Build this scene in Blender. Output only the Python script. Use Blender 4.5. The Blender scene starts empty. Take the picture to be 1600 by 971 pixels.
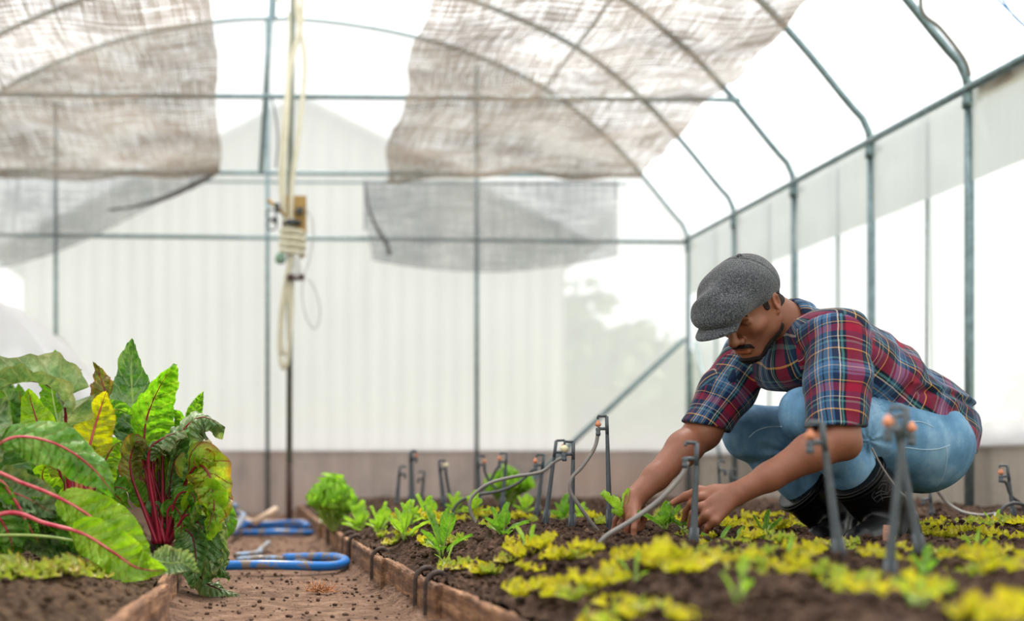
import bpy, math, random
import numpy as np
from mathutils import Vector, Matrix
random.seed(7)
RNG = np.random.default_rng(11)
sc = bpy.context.scene
C = sc.collection
# ------------------------------------------------------------------ camera, sky, sun, exposure
F_PX, VX, VY, HC = 2000.0, 409.0, 733.0, 0.36      # focal length in px, vanishing point, camera height
cam_d = bpy.data.cameras.new('camera'); cam = bpy.data.objects.new('camera', cam_d); C.objects.link(cam)
cam.location = (0, 0, HC); cam.rotation_euler = (math.radians(90), 0, 0)
cam_d.sensor_fit = 'HORIZONTAL'; cam_d.sensor_width = 36; cam_d.lens = 45.0
cam_d.shift_x = (800 - VX) / 1600; cam_d.shift_y = (VY - 485.5) / 1600
cam_d.clip_start = 0.05; cam_d.clip_end = 200
cam_d.dof.use_dof = True; cam_d.dof.focus_distance = 3.5; cam_d.dof.aperture_fstop = 1.6
sc.camera = cam
world = bpy.data.worlds.new('overcast_sky'); sc.world = world; world.use_nodes = True
wn = world.node_tree; bg = wn.nodes['Background']
bg.inputs[0].default_value = (0.97, 0.985, 1.0, 1); bg.inputs[1].default_value = 1.3
sun_d = bpy.data.lights.new('sun', 'SUN'); sun = bpy.data.objects.new('sun', sun_d); C.objects.link(sun)
sun_d.energy = 8.0; sun_d.angle = math.radians(14); sun_d.color = (1.0, 0.96, 0.9)
sun.rotation_euler = Vector((-0.10, -0.42, -1.0)).to_track_quat('-Z', 'Y').to_euler()
sc.view_settings.view_transform = 'Standard'; sc.view_settings.look = 'None'
sc.view_settings.gamma = 1.0; sc.view_settings.exposure = 0.3; sc.view_settings.use_curve_mapping = False
sc.cycles.max_bounces = 10; sc.cycles.transparent_max_bounces = 24; sc.cycles.transmission_bounces = 6
sc.cycles.diffuse_bounces = 5; sc.cycles.glossy_bounces = 3; sc.cycles.use_denoising = True

def W(px, py, Y):
    return np.array([(px - VX) * Y / F_PX, Y, HC - (py - VY) * Y / F_PX])
# ------------------------------------------------------------------ materials
def lin(c):
    r = [((x / 255) / 12.92 if x / 255 <= 0.04045 else ((x / 255 + 0.055) / 1.055) ** 2.4) for x in c]
    return (r[0], r[1], r[2], 1)
class NT:
    def __init__(s, name):
        s.m = bpy.data.materials.new(name); s.m.use_nodes = True; s.t = s.m.node_tree
        s.t.nodes.clear(); s.out = s.t.nodes.new('ShaderNodeOutputMaterial')
    def n(s, typ, ins=None, **kw):
        nd = s.t.nodes.new('ShaderNode' + typ)
        for k, v in kw.items(): setattr(nd, k, v)
        for k, v in (ins or {}).items(): s.set(nd, k, v)
        return nd
    def set(s, nd, k, v):
        if isinstance(v, tuple) and len(v) == 2 and hasattr(v[0], 'outputs'): s.t.links.new(v[0].outputs[v[1]], nd.inputs[k])
        elif hasattr(v, 'outputs'): s.t.links.new(v.outputs[0], nd.inputs[k])
        else: nd.inputs[k].default_value = v
    def ramp(s, fac, stops, interp='LINEAR'):
        r = s.n('ValToRGB', {0: fac}); r.color_ramp.interpolation = interp
        e = r.color_ramp.elements
        while len(e) > 1: e.remove(e[-1])
        e[0].position = stops[0][0]; e[0].color = stops[0][1]
        for p, c in stops[1:]:
            x = e.new(p); x.color = c
        return r
    def mix(s, f, a, b, mode='MIX'):
        m = s.n('Mix', data_type='RGBA', blend_type=mode); s.set(m, 0, f); s.set(m, 6, a); s.set(m, 7, b)
        return (m, 2)
    def math(s, op, a, b=None, c=None):
        m = s.n('Math', operation=op); s.set(m, 0, a)
        if b is not None: s.set(m, 1, b)
        if c is not None: s.set(m, 2, c)
        return m
    def noise(s, scale, detail=4, vec=None, rough=.55, dist=0.0):
        nd = s.n('TexNoise', {'Scale': scale, 'Detail': detail, 'Roughness': rough, 'Distortion': dist})
        if vec is not None: s.set(nd, 'Vector', vec)
        return nd
    def coord(s, which='Object', scale=None):
        tc = s.n('TexCoord')
        if scale is None: return (tc, which)
        mp = s.n('Mapping', {'Vector': (tc, which), 'Scale': scale}); return (mp, 0)
    def bump(s, h, strength=.3, dist=.01):
        return s.n('Bump', {'Height': h, 'Strength': strength, 'Distance': dist})
    def finish(s, sh):
        s.t.links.new(sh.outputs[0], s.out.inputs[0]); return s.m
    def pr(s, **k):
        mp = dict(col='Base Color', rough='Roughness', metal='Metallic', normal='Normal', spec='Specular IOR Level', coat='Coat Weight', sheen='Sheen Weight', sss='Subsurface Weight')
        return s.n('BsdfPrincipled', {mp[a]: b for a, b in k.items()})
def simple(name, col, rough=.5, metal=0., var=.15, scale=20, bump=0.0, spec=.5):
    t = NT(name); nz = t.noise(scale, 5, t.coord())
    a = lin(col); dk = tuple(x * (1 - var) for x in a[:3]) + (1,); lt = tuple(min(1, x * (1 + var)) for x in a[:3]) + (1,)
    r = t.ramp(nz, [(.3, dk), (.7, lt)])
    k = dict(col=r, rough=rough, metal=metal, spec=spec)
    if bump: k['normal'] = t.bump(nz, bump, .01)
    return t.finish(t.pr(**k))
# ------------------------------------------------------------------ mesh helpers
def mesh_obj(name, V, Fc, mat=None, parent=None, smooth=True, uv=None, mats=None, fmat=None):
    me = bpy.data.meshes.new(name)
    me.from_pydata([tuple(map(float, v)) for v in V] if not isinstance(V, np.ndarray) else V.tolist(), [], Fc.tolist() if isinstance(Fc, np.ndarray) else Fc)
    if smooth: me.polygons.foreach_set('use_smooth', [True] * len(me.polygons))
    for m in (mats or ([mat] if mat else [])): me.materials.append(m)
    if fmat is not None: me.polygons.foreach_set('material_index', list(fmat))
    if uv is not None:      # per vertex uv
        ul = me.uv_layers.new(name='UVMap'); li = np.zeros(len(me.loops), dtype=np.int32)
        me.loops.foreach_get('vertex_index', li); ul.data.foreach_set('uv', np.asarray(uv, dtype=np.float32)[li].ravel())
    me.update()
    o = bpy.data.objects.new(name, me); C.objects.link(o)
    if parent is not None: o.parent = parent
    return o
def empty(name, loc=(0, 0, 0)):
    o = bpy.data.objects.new(name, None); o.location = tuple(map(float, loc)); o.empty_display_size = .05; C.objects.link(o)
    return o
def tag(o, label, cat, group=None):
    o['label'] = label; o['category'] = cat
    if group: o['group'] = group
    return o
def struct(o): o['kind'] = 'structure'; return o
class MB:
    def __init__(s): s.V = []; s.F = []; s.U = []
    def add(s, V, Fc, U=None):
        b = len(s.V); s.V += [tuple(map(float, v)) for v in V]; s.F += [tuple(int(i) + b for i in f) for f in Fc]
        s.U += [tuple(map(float, u)) for u in U] if U is not None else [(0, 0)] * len(V)
    def build(s, name, mat=None, parent=None, smooth=True, off=None, mats=None):
        V = np.array(s.V)
        if off is not None: V = V - np.array(off)
        return mesh_obj(name, V, s.F, mat, parent, smooth, uv=s.U, mats=mats)
    def box(s, c, size, rot=0.0, bev=0.0):
        x, y, z = [v / 2 for v in size]
        ca, sa = math.cos(rot), math.sin(rot)
        V = []
        for sz in (-1, 1):
            for sy in (-1, 1):
                for sx in (-1, 1):
                    X, Y = sx * x, sy * y
                    V.append((c[0] + X * ca - Y * sa, c[1] + X * sa + Y * ca, c[2] + sz * z))
        s.add(V, [(0, 2, 3, 1), (4, 5, 7, 6), (0, 1, 5, 4), (2, 6, 7, 3), (0, 4, 6, 2), (1, 3, 7, 5)])
    def tube(s, P, R, k=10, caps=True, squash=None):
        P = np.asarray(P, float); n = len(P); R = np.full(n, R) if np.isscalar(R) else np.asarray(R, float)
        T = np.gradient(P, axis=0); T /= np.linalg.norm(T, axis=1)[:, None] + 1e-12
        up = np.array([0, 0, 1.0]) if abs(T[0][2]) < .9 else np.array([0, 1.0, 0])
        N = np.cross(T[0], up); N /= np.linalg.norm(N)
        V = []; U = []
        L = 0
        for i in range(n):
            if i: L += np.linalg.norm(P[i] - P[i - 1])
            N = N - T[i] * np.dot(N, T[i]); N /= np.linalg.norm(N) + 1e-12; B = np.cross(T[i], N)
            for j in range(k):
                a = 2 * math.pi * j / k; V.append(P[i] + (N * math.cos(a) + B * math.sin(a) * (squash or 1)) * R[i]); U.append((j / k, L))
        Fc = [(i * k + j, i * k + (j + 1) % k, (i + 1) * k + (j + 1) % k, (i + 1) * k + j) for i in range(n - 1) for j in range(k)]
        if caps: Fc += [tuple(range(k))[::-1], tuple((n - 1) * k + j for j in range(k))]
        s.add(V, Fc, U)
    def lathe(s, c, prof, axis=(0, 0, 1), k=16):
        ax = np.array(axis, float); ax /= np.linalg.norm(ax); u = np.cross(ax, [0, 1, 0] if abs(ax[1]) < .9 else [1, 0, 0]); u /= np.linalg.norm(u); v = np.cross(ax, u)
        V = [np.array(c) + ax * z + (u * math.cos(2 * math.pi * j / k) + v * math.sin(2 * math.pi * j / k)) * r for r, z in prof for j in range(k)]
        n = len(prof)
        s.add(V, [(i * k + j, i * k + (j + 1) % k, (i + 1) * k + (j + 1) % k, (i + 1) * k + j) for i in range(n - 1) for j in range(k)] + [tuple(range(k))[::-1], tuple((n - 1) * k + j for j in range(k))])
def spline(P, n=24):
    P = np.asarray(P, float); m = len(P)
    if m == 2: return np.array([P[0] + (P[1] - P[0]) * t for t in np.linspace(0, 1, n)])
    d = np.r_[0, np.cumsum(np.linalg.norm(np.diff(P, axis=0), axis=1))]; out = []
    Q = np.vstack([2 * P[0] - P[1], P, 2 * P[-1] - P[-2]])
    for t in np.linspace(0, d[-1], n):
        i = min(max(np.searchsorted(d, t, side='right') - 1, 0), m - 2); f = (t - d[i]) / (d[i + 1] - d[i] + 1e-9)
        a, b, c, e = Q[i], Q[i + 1], Q[i + 2], Q[i + 3]
        out.append(.5 * ((2 * b) + (c - a) * f + (2 * a - 5 * b + 4 * c - e) * f * f + (3 * b - 3 * c + e - a) * f ** 3))
    return np.array(out)
_perm = RNG.random((64, 64, 64)).astype(np.float32)
def vnoise(P, sc_=1.0):
    """smooth value noise 0..1 at points P (...,3)"""
    Q = np.asarray(P) * sc_; I = np.floor(Q).astype(int); f = Q - I; f = f * f * (3 - 2 * f); I &= 63; J = (I + 1) & 63
    x, y, z = f[..., 0], f[..., 1], f[..., 2]
    g = lambda a, b, c: _perm[a, b, c]
    a0, a1, a2 = I[..., 0], I[..., 1], I[..., 2]; b0, b1, b2 = J[..., 0], J[..., 1], J[..., 2]
    c00 = g(a0, a1, a2) * (1 - x) + g(b0, a1, a2) * x; c10 = g(a0, b1, a2) * (1 - x) + g(b0, b1, a2) * x
    c01 = g(a0, a1, b2) * (1 - x) + g(b0, a1, b2) * x; c11 = g(a0, b1, b2) * (1 - x) + g(b0, b1, b2) * x
    return (c00 * (1 - y) + c10 * y) * (1 - z) + (c01 * (1 - y) + c11 * y) * z
def copy_tree(o, parent=None):
    c = o.copy(); C.objects.link(c)
    if parent is not None: c.parent = parent
    for ch in list(o.children): copy_tree(ch, c)
    return c
# ------------------------------------------------------------------ structure: greenhouse shell
YB = 9.9
def film(name, transp, rough_tr, col=(.93, .94, .95), streak=False, dirt=.0):
    t = NT(name); co = t.coord('Object')
    nz = t.noise(1.6, 5, co, .6)
    n2 = t.noise(1.0, 6, t.coord('Object', (14, 14, .5)), .6)
    f = t.math('MULTIPLY_ADD', nz, .25, t.math('MULTIPLY', n2, .22 if streak else .05))
    c = t.ramp(f, [(.12, tuple(x * (1 - dirt) for x in col) + (1,)), (.34, col + (1,))])
    tl = t.n('BsdfTranslucent', {0: c}); df = t.n('BsdfDiffuse', {0: c})
    s1 = t.n('MixShader', {0: .22, 1: tl, 2: df})
    tr = t.n('BsdfTransparent', {0: (1, 1, 1, 1)})
    s2 = t.n('MixShader', {0: transp, 1: s1, 2: tr})
    if rough_tr:
        rf = t.n('BsdfRefraction', {0: (.97, .97, .97, 1), 'Roughness': .32, 'IOR': 1.02})
        s2 = t.n('MixShader', {0: rough_tr, 1: s2, 2: rf})
    return t.finish(s2)
M_roof = film('roof_poly_film', .55, 0)
M_gable = film('gable_poly_film', .10, .26, (.57, .58, .59), True, .12)
M_side = film('side_poly_film', .18, .25, (.70, .71, .73), True, .05)
M_strip = film('double_poly_film', .18, 0, (.62, .64, .65), True, .12)
M_pipe = simple('galvanised_steel', (120, 140, 144), .35, .6, .25, 30)
M_conc = None
def concrete(name, base, dark, warm):
    t = NT(name); co = t.coord('Object')
    nz = t.noise(1.3, 7, co, .65); n2 = t.noise(1.0, 5, t.coord('Object', (9, 9, .7)), .6); n3 = t.noise(60, 6, co)
    a = t.ramp(nz, [(.32, lin(dark)), (.5, lin(base)), (.68, lin(warm))])
    st = t.ramp(n2, [(.40, (.74, .72, .7, 1)), (.6, (1, 1, 1, 1))])
    c = t.mix(.55, a, st, 'MULTIPLY')
    return t.finish(t.pr(col=c, rough=.9, normal=t.bump(n3, .4, .01)))
M_cback = concrete('weathered_concrete', (196, 180, 172), (158, 148, 144), (208, 182, 168))
M_cright = concrete('stained_render', (186, 176, 164), (150, 142, 132), (196, 186, 172))
# hoop profile
CX = 0.10
half = [(3.30, 2.10), (3.27, 2.23), (3.17, 2.35), (2.90, 2.68), (2.61, 2.98), (2.18, 3.31), (1.60, 3.58), (1.05, 3.74), (.5, 3.83), (.10, 3.85)]
prof = [(3.30, 0.0), (3.30, 1.0), (3.30, 1.9)] + half
prof = prof + [(2 * CX - x, z) for x, z in prof[::-1][1:]]
def arc(Y, off=0.0, arr=prof, n=90):
    P = spline([(x, Y, z) for x, z in arr], n)
    if off:
        for p in P:
            dx = p[0] - CX; dz = max(p[2] - 1.9, 0); l = math.hypot(dx, dz) + 1e-9; p[0] += dx / l * off; p[2] += dz / l * off
    return P
# roof film
upper = [(x, z) for x, z in prof if z > 2.05]
A0 = arc(YB + .03, .03, upper, 50); rows = [A0 + np.array([0, y - A0[0][1], 0]) for y in np.linspace(YB + .03, -2.5, 26)]
for k, r in enumerate(rows): r[:, 2] += .01 * math.sin(k * 2.4)
V = np.vstack(rows); n = 50
Fc = [(i * n + j, i * n + j + 1, (i + 1) * n + j + 1, (i + 1) * n + j) for i in range(25) for j in range(n - 1)]
struct(mesh_obj('ceiling', V, Fc, M_roof))
def gable(name, Y, mat):
    P = arc(Y, .03); k = len(P); base = [(p[0], Y, .5) for p in P]
    V = [tuple(p) if p[2] > .5 else (p[0], Y, .5) for p in P] + base
    struct(mesh_obj(name, V, [(i, i + 1, k + i + 1, k + i) for i in range(k - 1)], mat, smooth=False))
gable('wall_back', YB + .06, M_gable); gable('wall_front', -2.5, M_gable)
def plane_x(name, X, y0, y1, z0, z1, mat, wav=.006, nx=60, nz=8):
    V = [(X + wav * math.sin(i * 1.9) * math.sin(j * 1.3 + .4), y0 + (y1 - y0) * i / nx, z0 + (z1 - z0) * j / nz) for i in range(nx + 1) for j in range(nz + 1)]
    Fc = [(i * (nz + 1) + j, (i + 1) * (nz + 1) + j, (i + 1) * (nz + 1) + j + 1, i * (nz + 1) + j + 1) for i in range(nx) for j in range(nz)]
    return mesh_obj(name, V, Fc, mat)
struct(plane_x('wall_right', 3.35, -2.5, YB + .05, .46, 2.14, M_side))
struct(plane_x('wall_left', -3.15, -2.5, YB + .05, .46, 2.14, M_side))
# low masonry walls
b = MB(); b.box((.10, YB + .16, .23), (6.9, .14, .54)); struct(b.build('trim_1', M_cback, smooth=False))
b = MB(); b.box((3.45, 3.7, .23), (.14, 12.6, .54)); struct(b.build('trim_2', M_cright, smooth=False))
b = MB(); b.box((-3.25, 3.7, .23), (.14, 12.6, .54)); struct(b.build('trim_3', M_cright, smooth=False))
# hanging grey strip of doubled film under the eave and the white skirt at the foot of the right wall
o = plane_x('film_strip', 3.30, 3.2, YB, 1.70, 2.13, M_strip, .008, 60, 4)
tag(o, 'grey doubled strip of film hanging below the eave rail of the right wall', 'plastic film')
M_skirt = film('white_skirt_film', .0, 0, (.95, .96, .97))
o = plane_x('film_skirt', 3.325, 3.2, YB, .47, .58, M_skirt, .012, 80, 3)
tag(o, 'white crumpled film skirt lying on top of the low right wall', 'plastic film')
# hoops
Yh = [9.9, 8.93, 7.93, 6.93, 5.97, 5.0, 4.0]
words = ['last hoop against the back wall', 'second hoop from the back wall', 'third hoop from the back wall, tied to the centre pole', 'fourth hoop from the back wall',
         'nearest fully visible hoop with its post at the right', 'hoop over the squatting man, mostly out of view', 'hoop nearest the viewer, out of view above']
for Y, w in zip(Yh, words):
    e = empty('greenhouse_hoop', (3.30, Y, 0)); tag(e, 'grey galvanised steel hoop frame, ' + w, 'pipe frame')
    r = .019 if Y < 9.8 else .017
    P = arc(Y, 0, upper, 90); m = MB(); m.tube(P, r, 10); m.build('arch', M_pipe, e, off=e.location)
    for sx, X in ((1, 3.30), (-1, -3.10)):
        m = MB(); m.tube([(X, Y, -.02), (X, Y, 1.0), (X, Y, 2.12)], r + .002, 10); m.build('post', M_pipe, e, off=e.location)
        m = MB(); m.lathe((X, Y, 2.09), [(r + .003, -.045), (r + .012, -.045), (r + .012, -.01), (r + .006, 0), (r + .012, .01), (r + .012, .045), (r + .003, .045)], k=14)
        m.box((X + .028 * sx, Y, 2.09), (.04, .05, .03)); m.build('clamp', M_pipe, e, off=e.location)
def pipe(name, P, r, label, cat='pipe', mat=None, n=2, group=None, k=10, y0=None):
    P = np.asarray(P, float); e = P[0].copy()
    m = MB(); m.tube(P if n == 2 else spline(P, n), r, k); o = m.build(name, mat or M_pipe, None, off=e); o.location = tuple(e)
    return tag(o, label, cat, group)
pipe('eave_rail', [(3.28, YB, 2.13), (3.28, 2.5, 2.13)], .02, 'long grey steel rail along the top of the right wall')
pipe('eave_rail', [(-3.08, YB, 2.13), (-3.08, 2.5, 2.13)], .02, 'steel eave rail along the left wall, outside the picture')
M_cream = simple('cream_timber', (222, 200, 168), .6, 0, .1)
b = MB(); b.box((3.325, 4.6, 2.10), (.04, 2.6, .05)); tag(b.build('batten', M_cream, smooth=False), 'cream batten under the eave rail at the far right corner of the photo', 'batten')
for X, Z, l in ((.10, 3.83, 'ridge purlin pipe running along the top of the roof'), (2.18, 3.29, 'roof purlin pipe behind the right shade net'), (-1.98, 3.29, 'roof purlin pipe behind the left shade net')):
    pipe('purlin', [(X, YB, Z), (X, 3.0, Z)], .013, l)
# back gable frame
for px, top, l in ((87, 3.19, 'leftmost upright pipe of the back gable, behind the chard'), (418, 3.84, 'thin middle upright pipe of the back gable, left of the cable pole'), (745, 3.47, 'upright pipe of the back gable rising under the right shade net')):
    x = (px - VX) * YB / F_PX; pipe('gable_post', [(x, YB, 0), (x, YB, top)], .0165, l)
pipe('gable_rail', [W(-215, 365, YB), W(1075, 379, YB)], .016, 'lower horizontal pipe across the back gable at eave height')
pipe('gable_rail', [W(-155, 266, YB), W(1000, 275, YB)], .016, 'upper horizontal pipe across the back gable at the ends of the nets')
pipe('gable_rail', [W(300, 284, YB + .02), W(980, 288, YB + .02)], .008, 'thin wire just below the upper gable pipe')
pipe('tie_bar', [W(-290, 146, 7.93), W(1120, 156, 7.93), W(1156, 157, 7.93)], [.015, .015, .02], 'horizontal tie bar crossing the roof at the cable pole')
pipe('diagonal_brace', [W(1068, 531, YB - .03), W(1062, 537, YB - .05), W(740, 835, YB - .5)], .02, 'diagonal grey brace pipe leaning on the right corner post')
pipe('diagonal_brace', [W(1087, 535, YB - .1), W(1127, 722, 9.2)], .012, 'thin brace pipe on the right wall beside the corner post')
pipe('king_strut', [W(425, -20, 8.93), W(408, 268, 9.6)], .02, 'slanted dark strut from the ridge to the upper gable pipe')
# ropes over the film between the hoops
M_rope = simple('pale_cord', (176, 186, 188), .8, 0, .1)
for Yr, l in ((9.42, 'first cord from the back corner'), (8.43, 'second cord from the back corner'), (7.43, 'third cord from the back corner'), (6.43, 'nearest cord, left of the big post')):
    P = np.vstack([[(3.37, Yr, .5)], arc(Yr, .05, upper, 50)[:26]]); m = MB(); m.tube(P, .004 if Yr > 7 else .005, 6)
    o = m.build('tie_down_rope', M_rope); tag(o, 'thin cord holding the film between two hoops, ' + l, 'rope')
    m = MB(); m.tube([(3.34, Yr, .5), (3.34, Yr, 2.1)], .0065, 6); o = m.build('batten_wire', M_pipe); tag(o, 'thin grey wire down the right wall under the ' + l, 'wire')
M_bluec = simple('blue_cord', (70, 140, 200), .6, 0, .1)
pipe('cord', [W(1540, -20, 5.0), W(1575, 15, 5.0), W(1602, 42, 5.0)], .003, 'thin blue cord in the top right corner', 'cord', M_bluec, 12)
pipe('cord', [W(1555, -20, 5.05), W(1580, 20, 5.05), W(1602, 42, 5.0)], .003, 'second thin blue cord meeting the first at the top right', 'cord', M_bluec, 12)
M_hgrey = simple('grey_tube', (120, 118, 116), .55, 0, .15, 60)
pipe('drip_tube', [W(1515, 118, 5.93), W(1506, 92, 5.9), W(1470, 45, 5.88), W(1440, 15, 5.85), (3.0, 5.8, 2.63)], .009, 'thin grey-brown tube running up beside the nearest hoop', 'tube', M_hgrey, 30)
# ---- shade nets
def net_mat(name, c1, c2, hole, fine=150):
    t = NT(name); uv = t.coord('UV')
    mp1 = t.n('Mapping', {'Vector': uv, 'Scale': (3, 46, 1)}); mp2 = t.n('Mapping', {'Vector': uv, 'Scale': (46, 3, 1)})
    a = t.noise(1.0, 6, (mp1, 0), .6, .3); b_ = t.noise(1.0, 6, (mp2, 0), .6, .3); big = t.noise(2.2, 5, uv, .6)
    sx = t.n('SeparateXYZ', {0: uv})
    wx = t.math('SINE', t.math('MULTIPLY', (sx, 0), fine * 2)); wy = t.math('SINE', t.math('MULTIPLY', (sx, 1), fine))
    weave = t.math('MULTIPLY', t.math('MULTIPLY_ADD', wx, .5, .5), t.math('MULTIPLY_ADD', wy, .5, .5))
    s = t.math('ADD', t.math('MULTIPLY', a, .55), t.math('MULTIPLY', b_, .45))
    s = t.math('ADD', s, t.math('MULTIPLY_ADD', big, .36, -.18)); s = t.math('SUBTRACT', s, t.math('MULTIPLY', weave, .13))
    dens = t.n('MapRange', {0: s, 1: .32, 2: .56, 3: hole[0], 4: hole[1]}); dens.clamp = True
    col = t.ramp(t.noise(1.5, 5, uv), [(.35, lin(c1)), (.65, lin(c2))])
    sh = t.n('MixShader', {0: .42, 1: t.n('BsdfDiffuse', {0: col}), 2: t.n('BsdfTranslucent', {0: col})})
    return t.finish(t.n('MixShader', {0: (dens, 0), 1: t.n('BsdfTransparent', {0: (1, 1, 1, 1)}), 2: sh}))
M_net = net_mat('beige_shade_net', (98, 88, 78), (142, 131, 118), (.36, .96))
M_net_backlit = net_mat('shade_net_backlit_tone', (120, 124, 130), (168, 168, 168), (.3, .75), 150)  # same net as the canopy; backlit greyness put into the flap colour
def net_panel(label, xl, xr, seed, flapfn, y_near=3.0):
    e = empty('shade_net', ((xl(9) + xr(9)) / 2, YB - .1, 2.66)); tag(e, label, 'shade net', 'shade nets under the roof')
    ny, nx = 150, 60; V = []; U = []
    for i in range(ny):
        y = YB - .12 + (y_near - YB + .12) * i / (ny - 1)
        for j in range(nx):
            v = j / (nx - 1); x = xl(y) + (xr(y) - xl(y)) * v
            d = (YB - .12 - y)
            sag = -.10 * abs(math.sin(math.pi * (d / 1.98))) ** .8 - .03 * abs(math.sin(math.pi * (d * 1.7 + .5 + .4 * v)))
            if d < .35: sag -= .05 * math.sin(math.pi * min(d / .35, 1)) + .03 * math.sin(v * 7 + seed) * (1 - d / .35)
            z = 2.63 + sag + .035 * float(vnoise(np.array([x * 2.5 + seed, y * 2.5, seed]))) + .015 * math.sin(x * 9 + 2.5 * math.sin(y * 2 + seed))
            x2 = x + .035 * math.sin(y * 3.3 + seed) * (1 if v < .5 else .4)
            V.append((x2, y, z)); U.append((x / 1.0, y))
    Fc = [(i * nx + j, i * nx + j + 1, (i + 1) * nx + j + 1, (i + 1) * nx + j) for i in range(ny - 1) for j in range(nx - 1)]
    mesh_obj('canopy', np.array(V) - np.array(e.location), Fc, M_net, e, uv=U)
    V = []; U = []; nz = 24; nx = 60
    for j in range(nx):
        px, top, bot = flapfn(j / (nx - 1))
        for i in range(nz):
            f = i / (nz - 1); y = YB - .05 + .02 * math.sin(j * .5 + seed) * f - .03 * f
            p = W(px, top + (bot - top) * f, y); V.append(p); U.append((p[0] * 1.0, p[2] + 7))
    Fc = [(j * nz + i, (j + 1) * nz + i, (j + 1) * nz + i + 1, j * nz + i + 1) for j in range(nx - 1) for i in range(nz - 1)]
    f = mesh_obj('end_flap', np.array(V) - np.array(e.location), Fc, M_net_backlit, e, uv=U); f['label'] = 'end of the net hanging down the back wall, backlit grey painted in'
    return e
e = net_panel('beige shade net under the right half of the roof, tied to the gable pipe', lambda y: .92 - (YB - y) * .035, lambda y: 2.84 - (YB - y) * .065, 1.3,
          lambda t: (568 + 398 * t, 282, 392 + 34 * math.sin(math.pi * (t * .8 + .12)) if t > .03 else 360))
P = [W(571, 285, YB - .06), W(575, 320, YB - .06), W(588, 355, YB - .07), W(603, 378, YB - .08), W(609, 398, YB - .08)]
m = MB(); m.tube(spline(P, 20), [.006 + .012 * i / 19 for i in range(20)], 8); m.build('rolled_edge', simple('dark_net_edge', (96, 96, 98), .9), e, off=e.location)
e = net_panel('beige shade net under the left half of the roof with a dark rolled corner', lambda y: -2.6, lambda y: -.31 + (YB - y) * .02, 4.1,
          lambda t: (-170 + 514 * t, 268, 268 + 152 * min(1, ((1 - t) / .66)) ** .8 - (6 * math.sin(t * 9) if t < .9 else 0)))
P = [W(344, 268, YB - .1), W(310, 285, YB - .1), W(262, 308, YB - .1), W(215, 322, YB - .1), W(170, 328, YB - .09)]
m = MB(); m.tube(spline(P, 24), [.018 + .045 * math.sin(math.pi * (i / 23) ** .7) * (1 - i / 30) for i in range(24)], 10, squash=.4); m.build('rolled_edge', simple('dark_net_roll', (112, 110, 110), .9), e, off=e.location)
# ------------------------------------------------------------------ outdoors beyond the film
M_grass = simple('outdoor_grass', (150, 158, 128), .9, 0, .3, 2)
o = mesh_obj('ground', [(-40, -15, -.06), (40, -15, -.06), (40, 90, -.06), (-40, 90, -.06)], [(0, 1, 2, 3)], M_grass); struct(o)
def corr(name, col):
    t = NT(name); sx = t.n('SeparateXYZ', {0: t.coord()}); w = t.math('SINE', t.math('MULTIPLY', (sx, 0), 32))  # walls are flat; shade between the ridges is painted as colour stripes
    return t.finish(t.pr(col=t.ramp(t.math('MULTIPLY_ADD', w, .5, .5), [(.2, lin(col)), (.7, lin(tuple(min(255, c + 26) for c in col)))]), rough=.7))
e = empty('shed', (.4, 14, 0)); tag(e, 'pale shed with a shallow gabled roof beyond the film of the back wall', 'shed')
g = MB(); g.add([(-2.6, 14, 0), (3.3, 14, 0), (3.3, 14, 2.85), (.4, 14, 4.3), (-2.6, 14, 2.85), (-2.6, 18, 0), (3.3, 18, 0), (3.3, 18, 2.85), (.4, 18, 4.3), (-2.6, 18, 2.85)],
            [(0, 1, 2, 3, 4), (5, 9, 8, 7, 6), (1, 6, 7, 2), (0, 4, 9, 5)])
g.build('walls', corr('ridge_shaded_sheet', (150, 148, 148)), e, False, off=e.location)
g = MB()
for x0, z0, x1, z1 in ((.4, 4.36, 3.6, 2.76), (.4, 4.36, -2.9, 2.7)):
    g.add([(x0, 13.7, z0), (x1, 13.7, z1), (x1, 18.3, z1), (x0, 18.3, z0), (x0, 13.7, z0 - .05), (x1, 13.7, z1 - .05), (x1, 18.3, z1 - .05), (x0, 18.3, z0 - .05)],
          [(0, 1, 2, 3), (7, 6, 5, 4), (0, 4, 5, 1), (1, 5, 6, 2), (2, 6, 7, 3), (3, 7, 4, 0)])
g.build('roof', simple('shed_roof', (128, 130, 134), .6, 0, .1), e, False, off=e.location)
M_fol = simple('hazy_foliage', (92, 112, 78), .9, 0, .4, 3); M_bark = simple('bark', (96, 82, 68), .9, 0, .2, 10, .3)
def blob(c, r, seed, n=900, leaf=.2):
    V = []; Fc = []; rr = np.random.default_rng(seed)
    for _ in range(n):
        d = rr.normal(size=3); d /= np.linalg.norm(d); q = rr.random() ** .4
        lump = .75 + .5 * float(vnoise(d * 1.6 + seed)); p = np.array(c) + d * np.array(r) * q * lump
        a = rr.normal(size=3); a /= np.linalg.norm(a); b_ = np.cross(a, rr.normal(size=3)); b_ /= np.linalg.norm(b_); k = len(V); s_ = leaf * (.6 + .8 * rr.random())
        V += [p - a * s_, p - b_ * s_ * .5, p + a * s_, p + b_ * s_ * .5]; Fc.append((k, k + 1, k + 2, k + 3))
    return np.array(V), Fc
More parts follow.
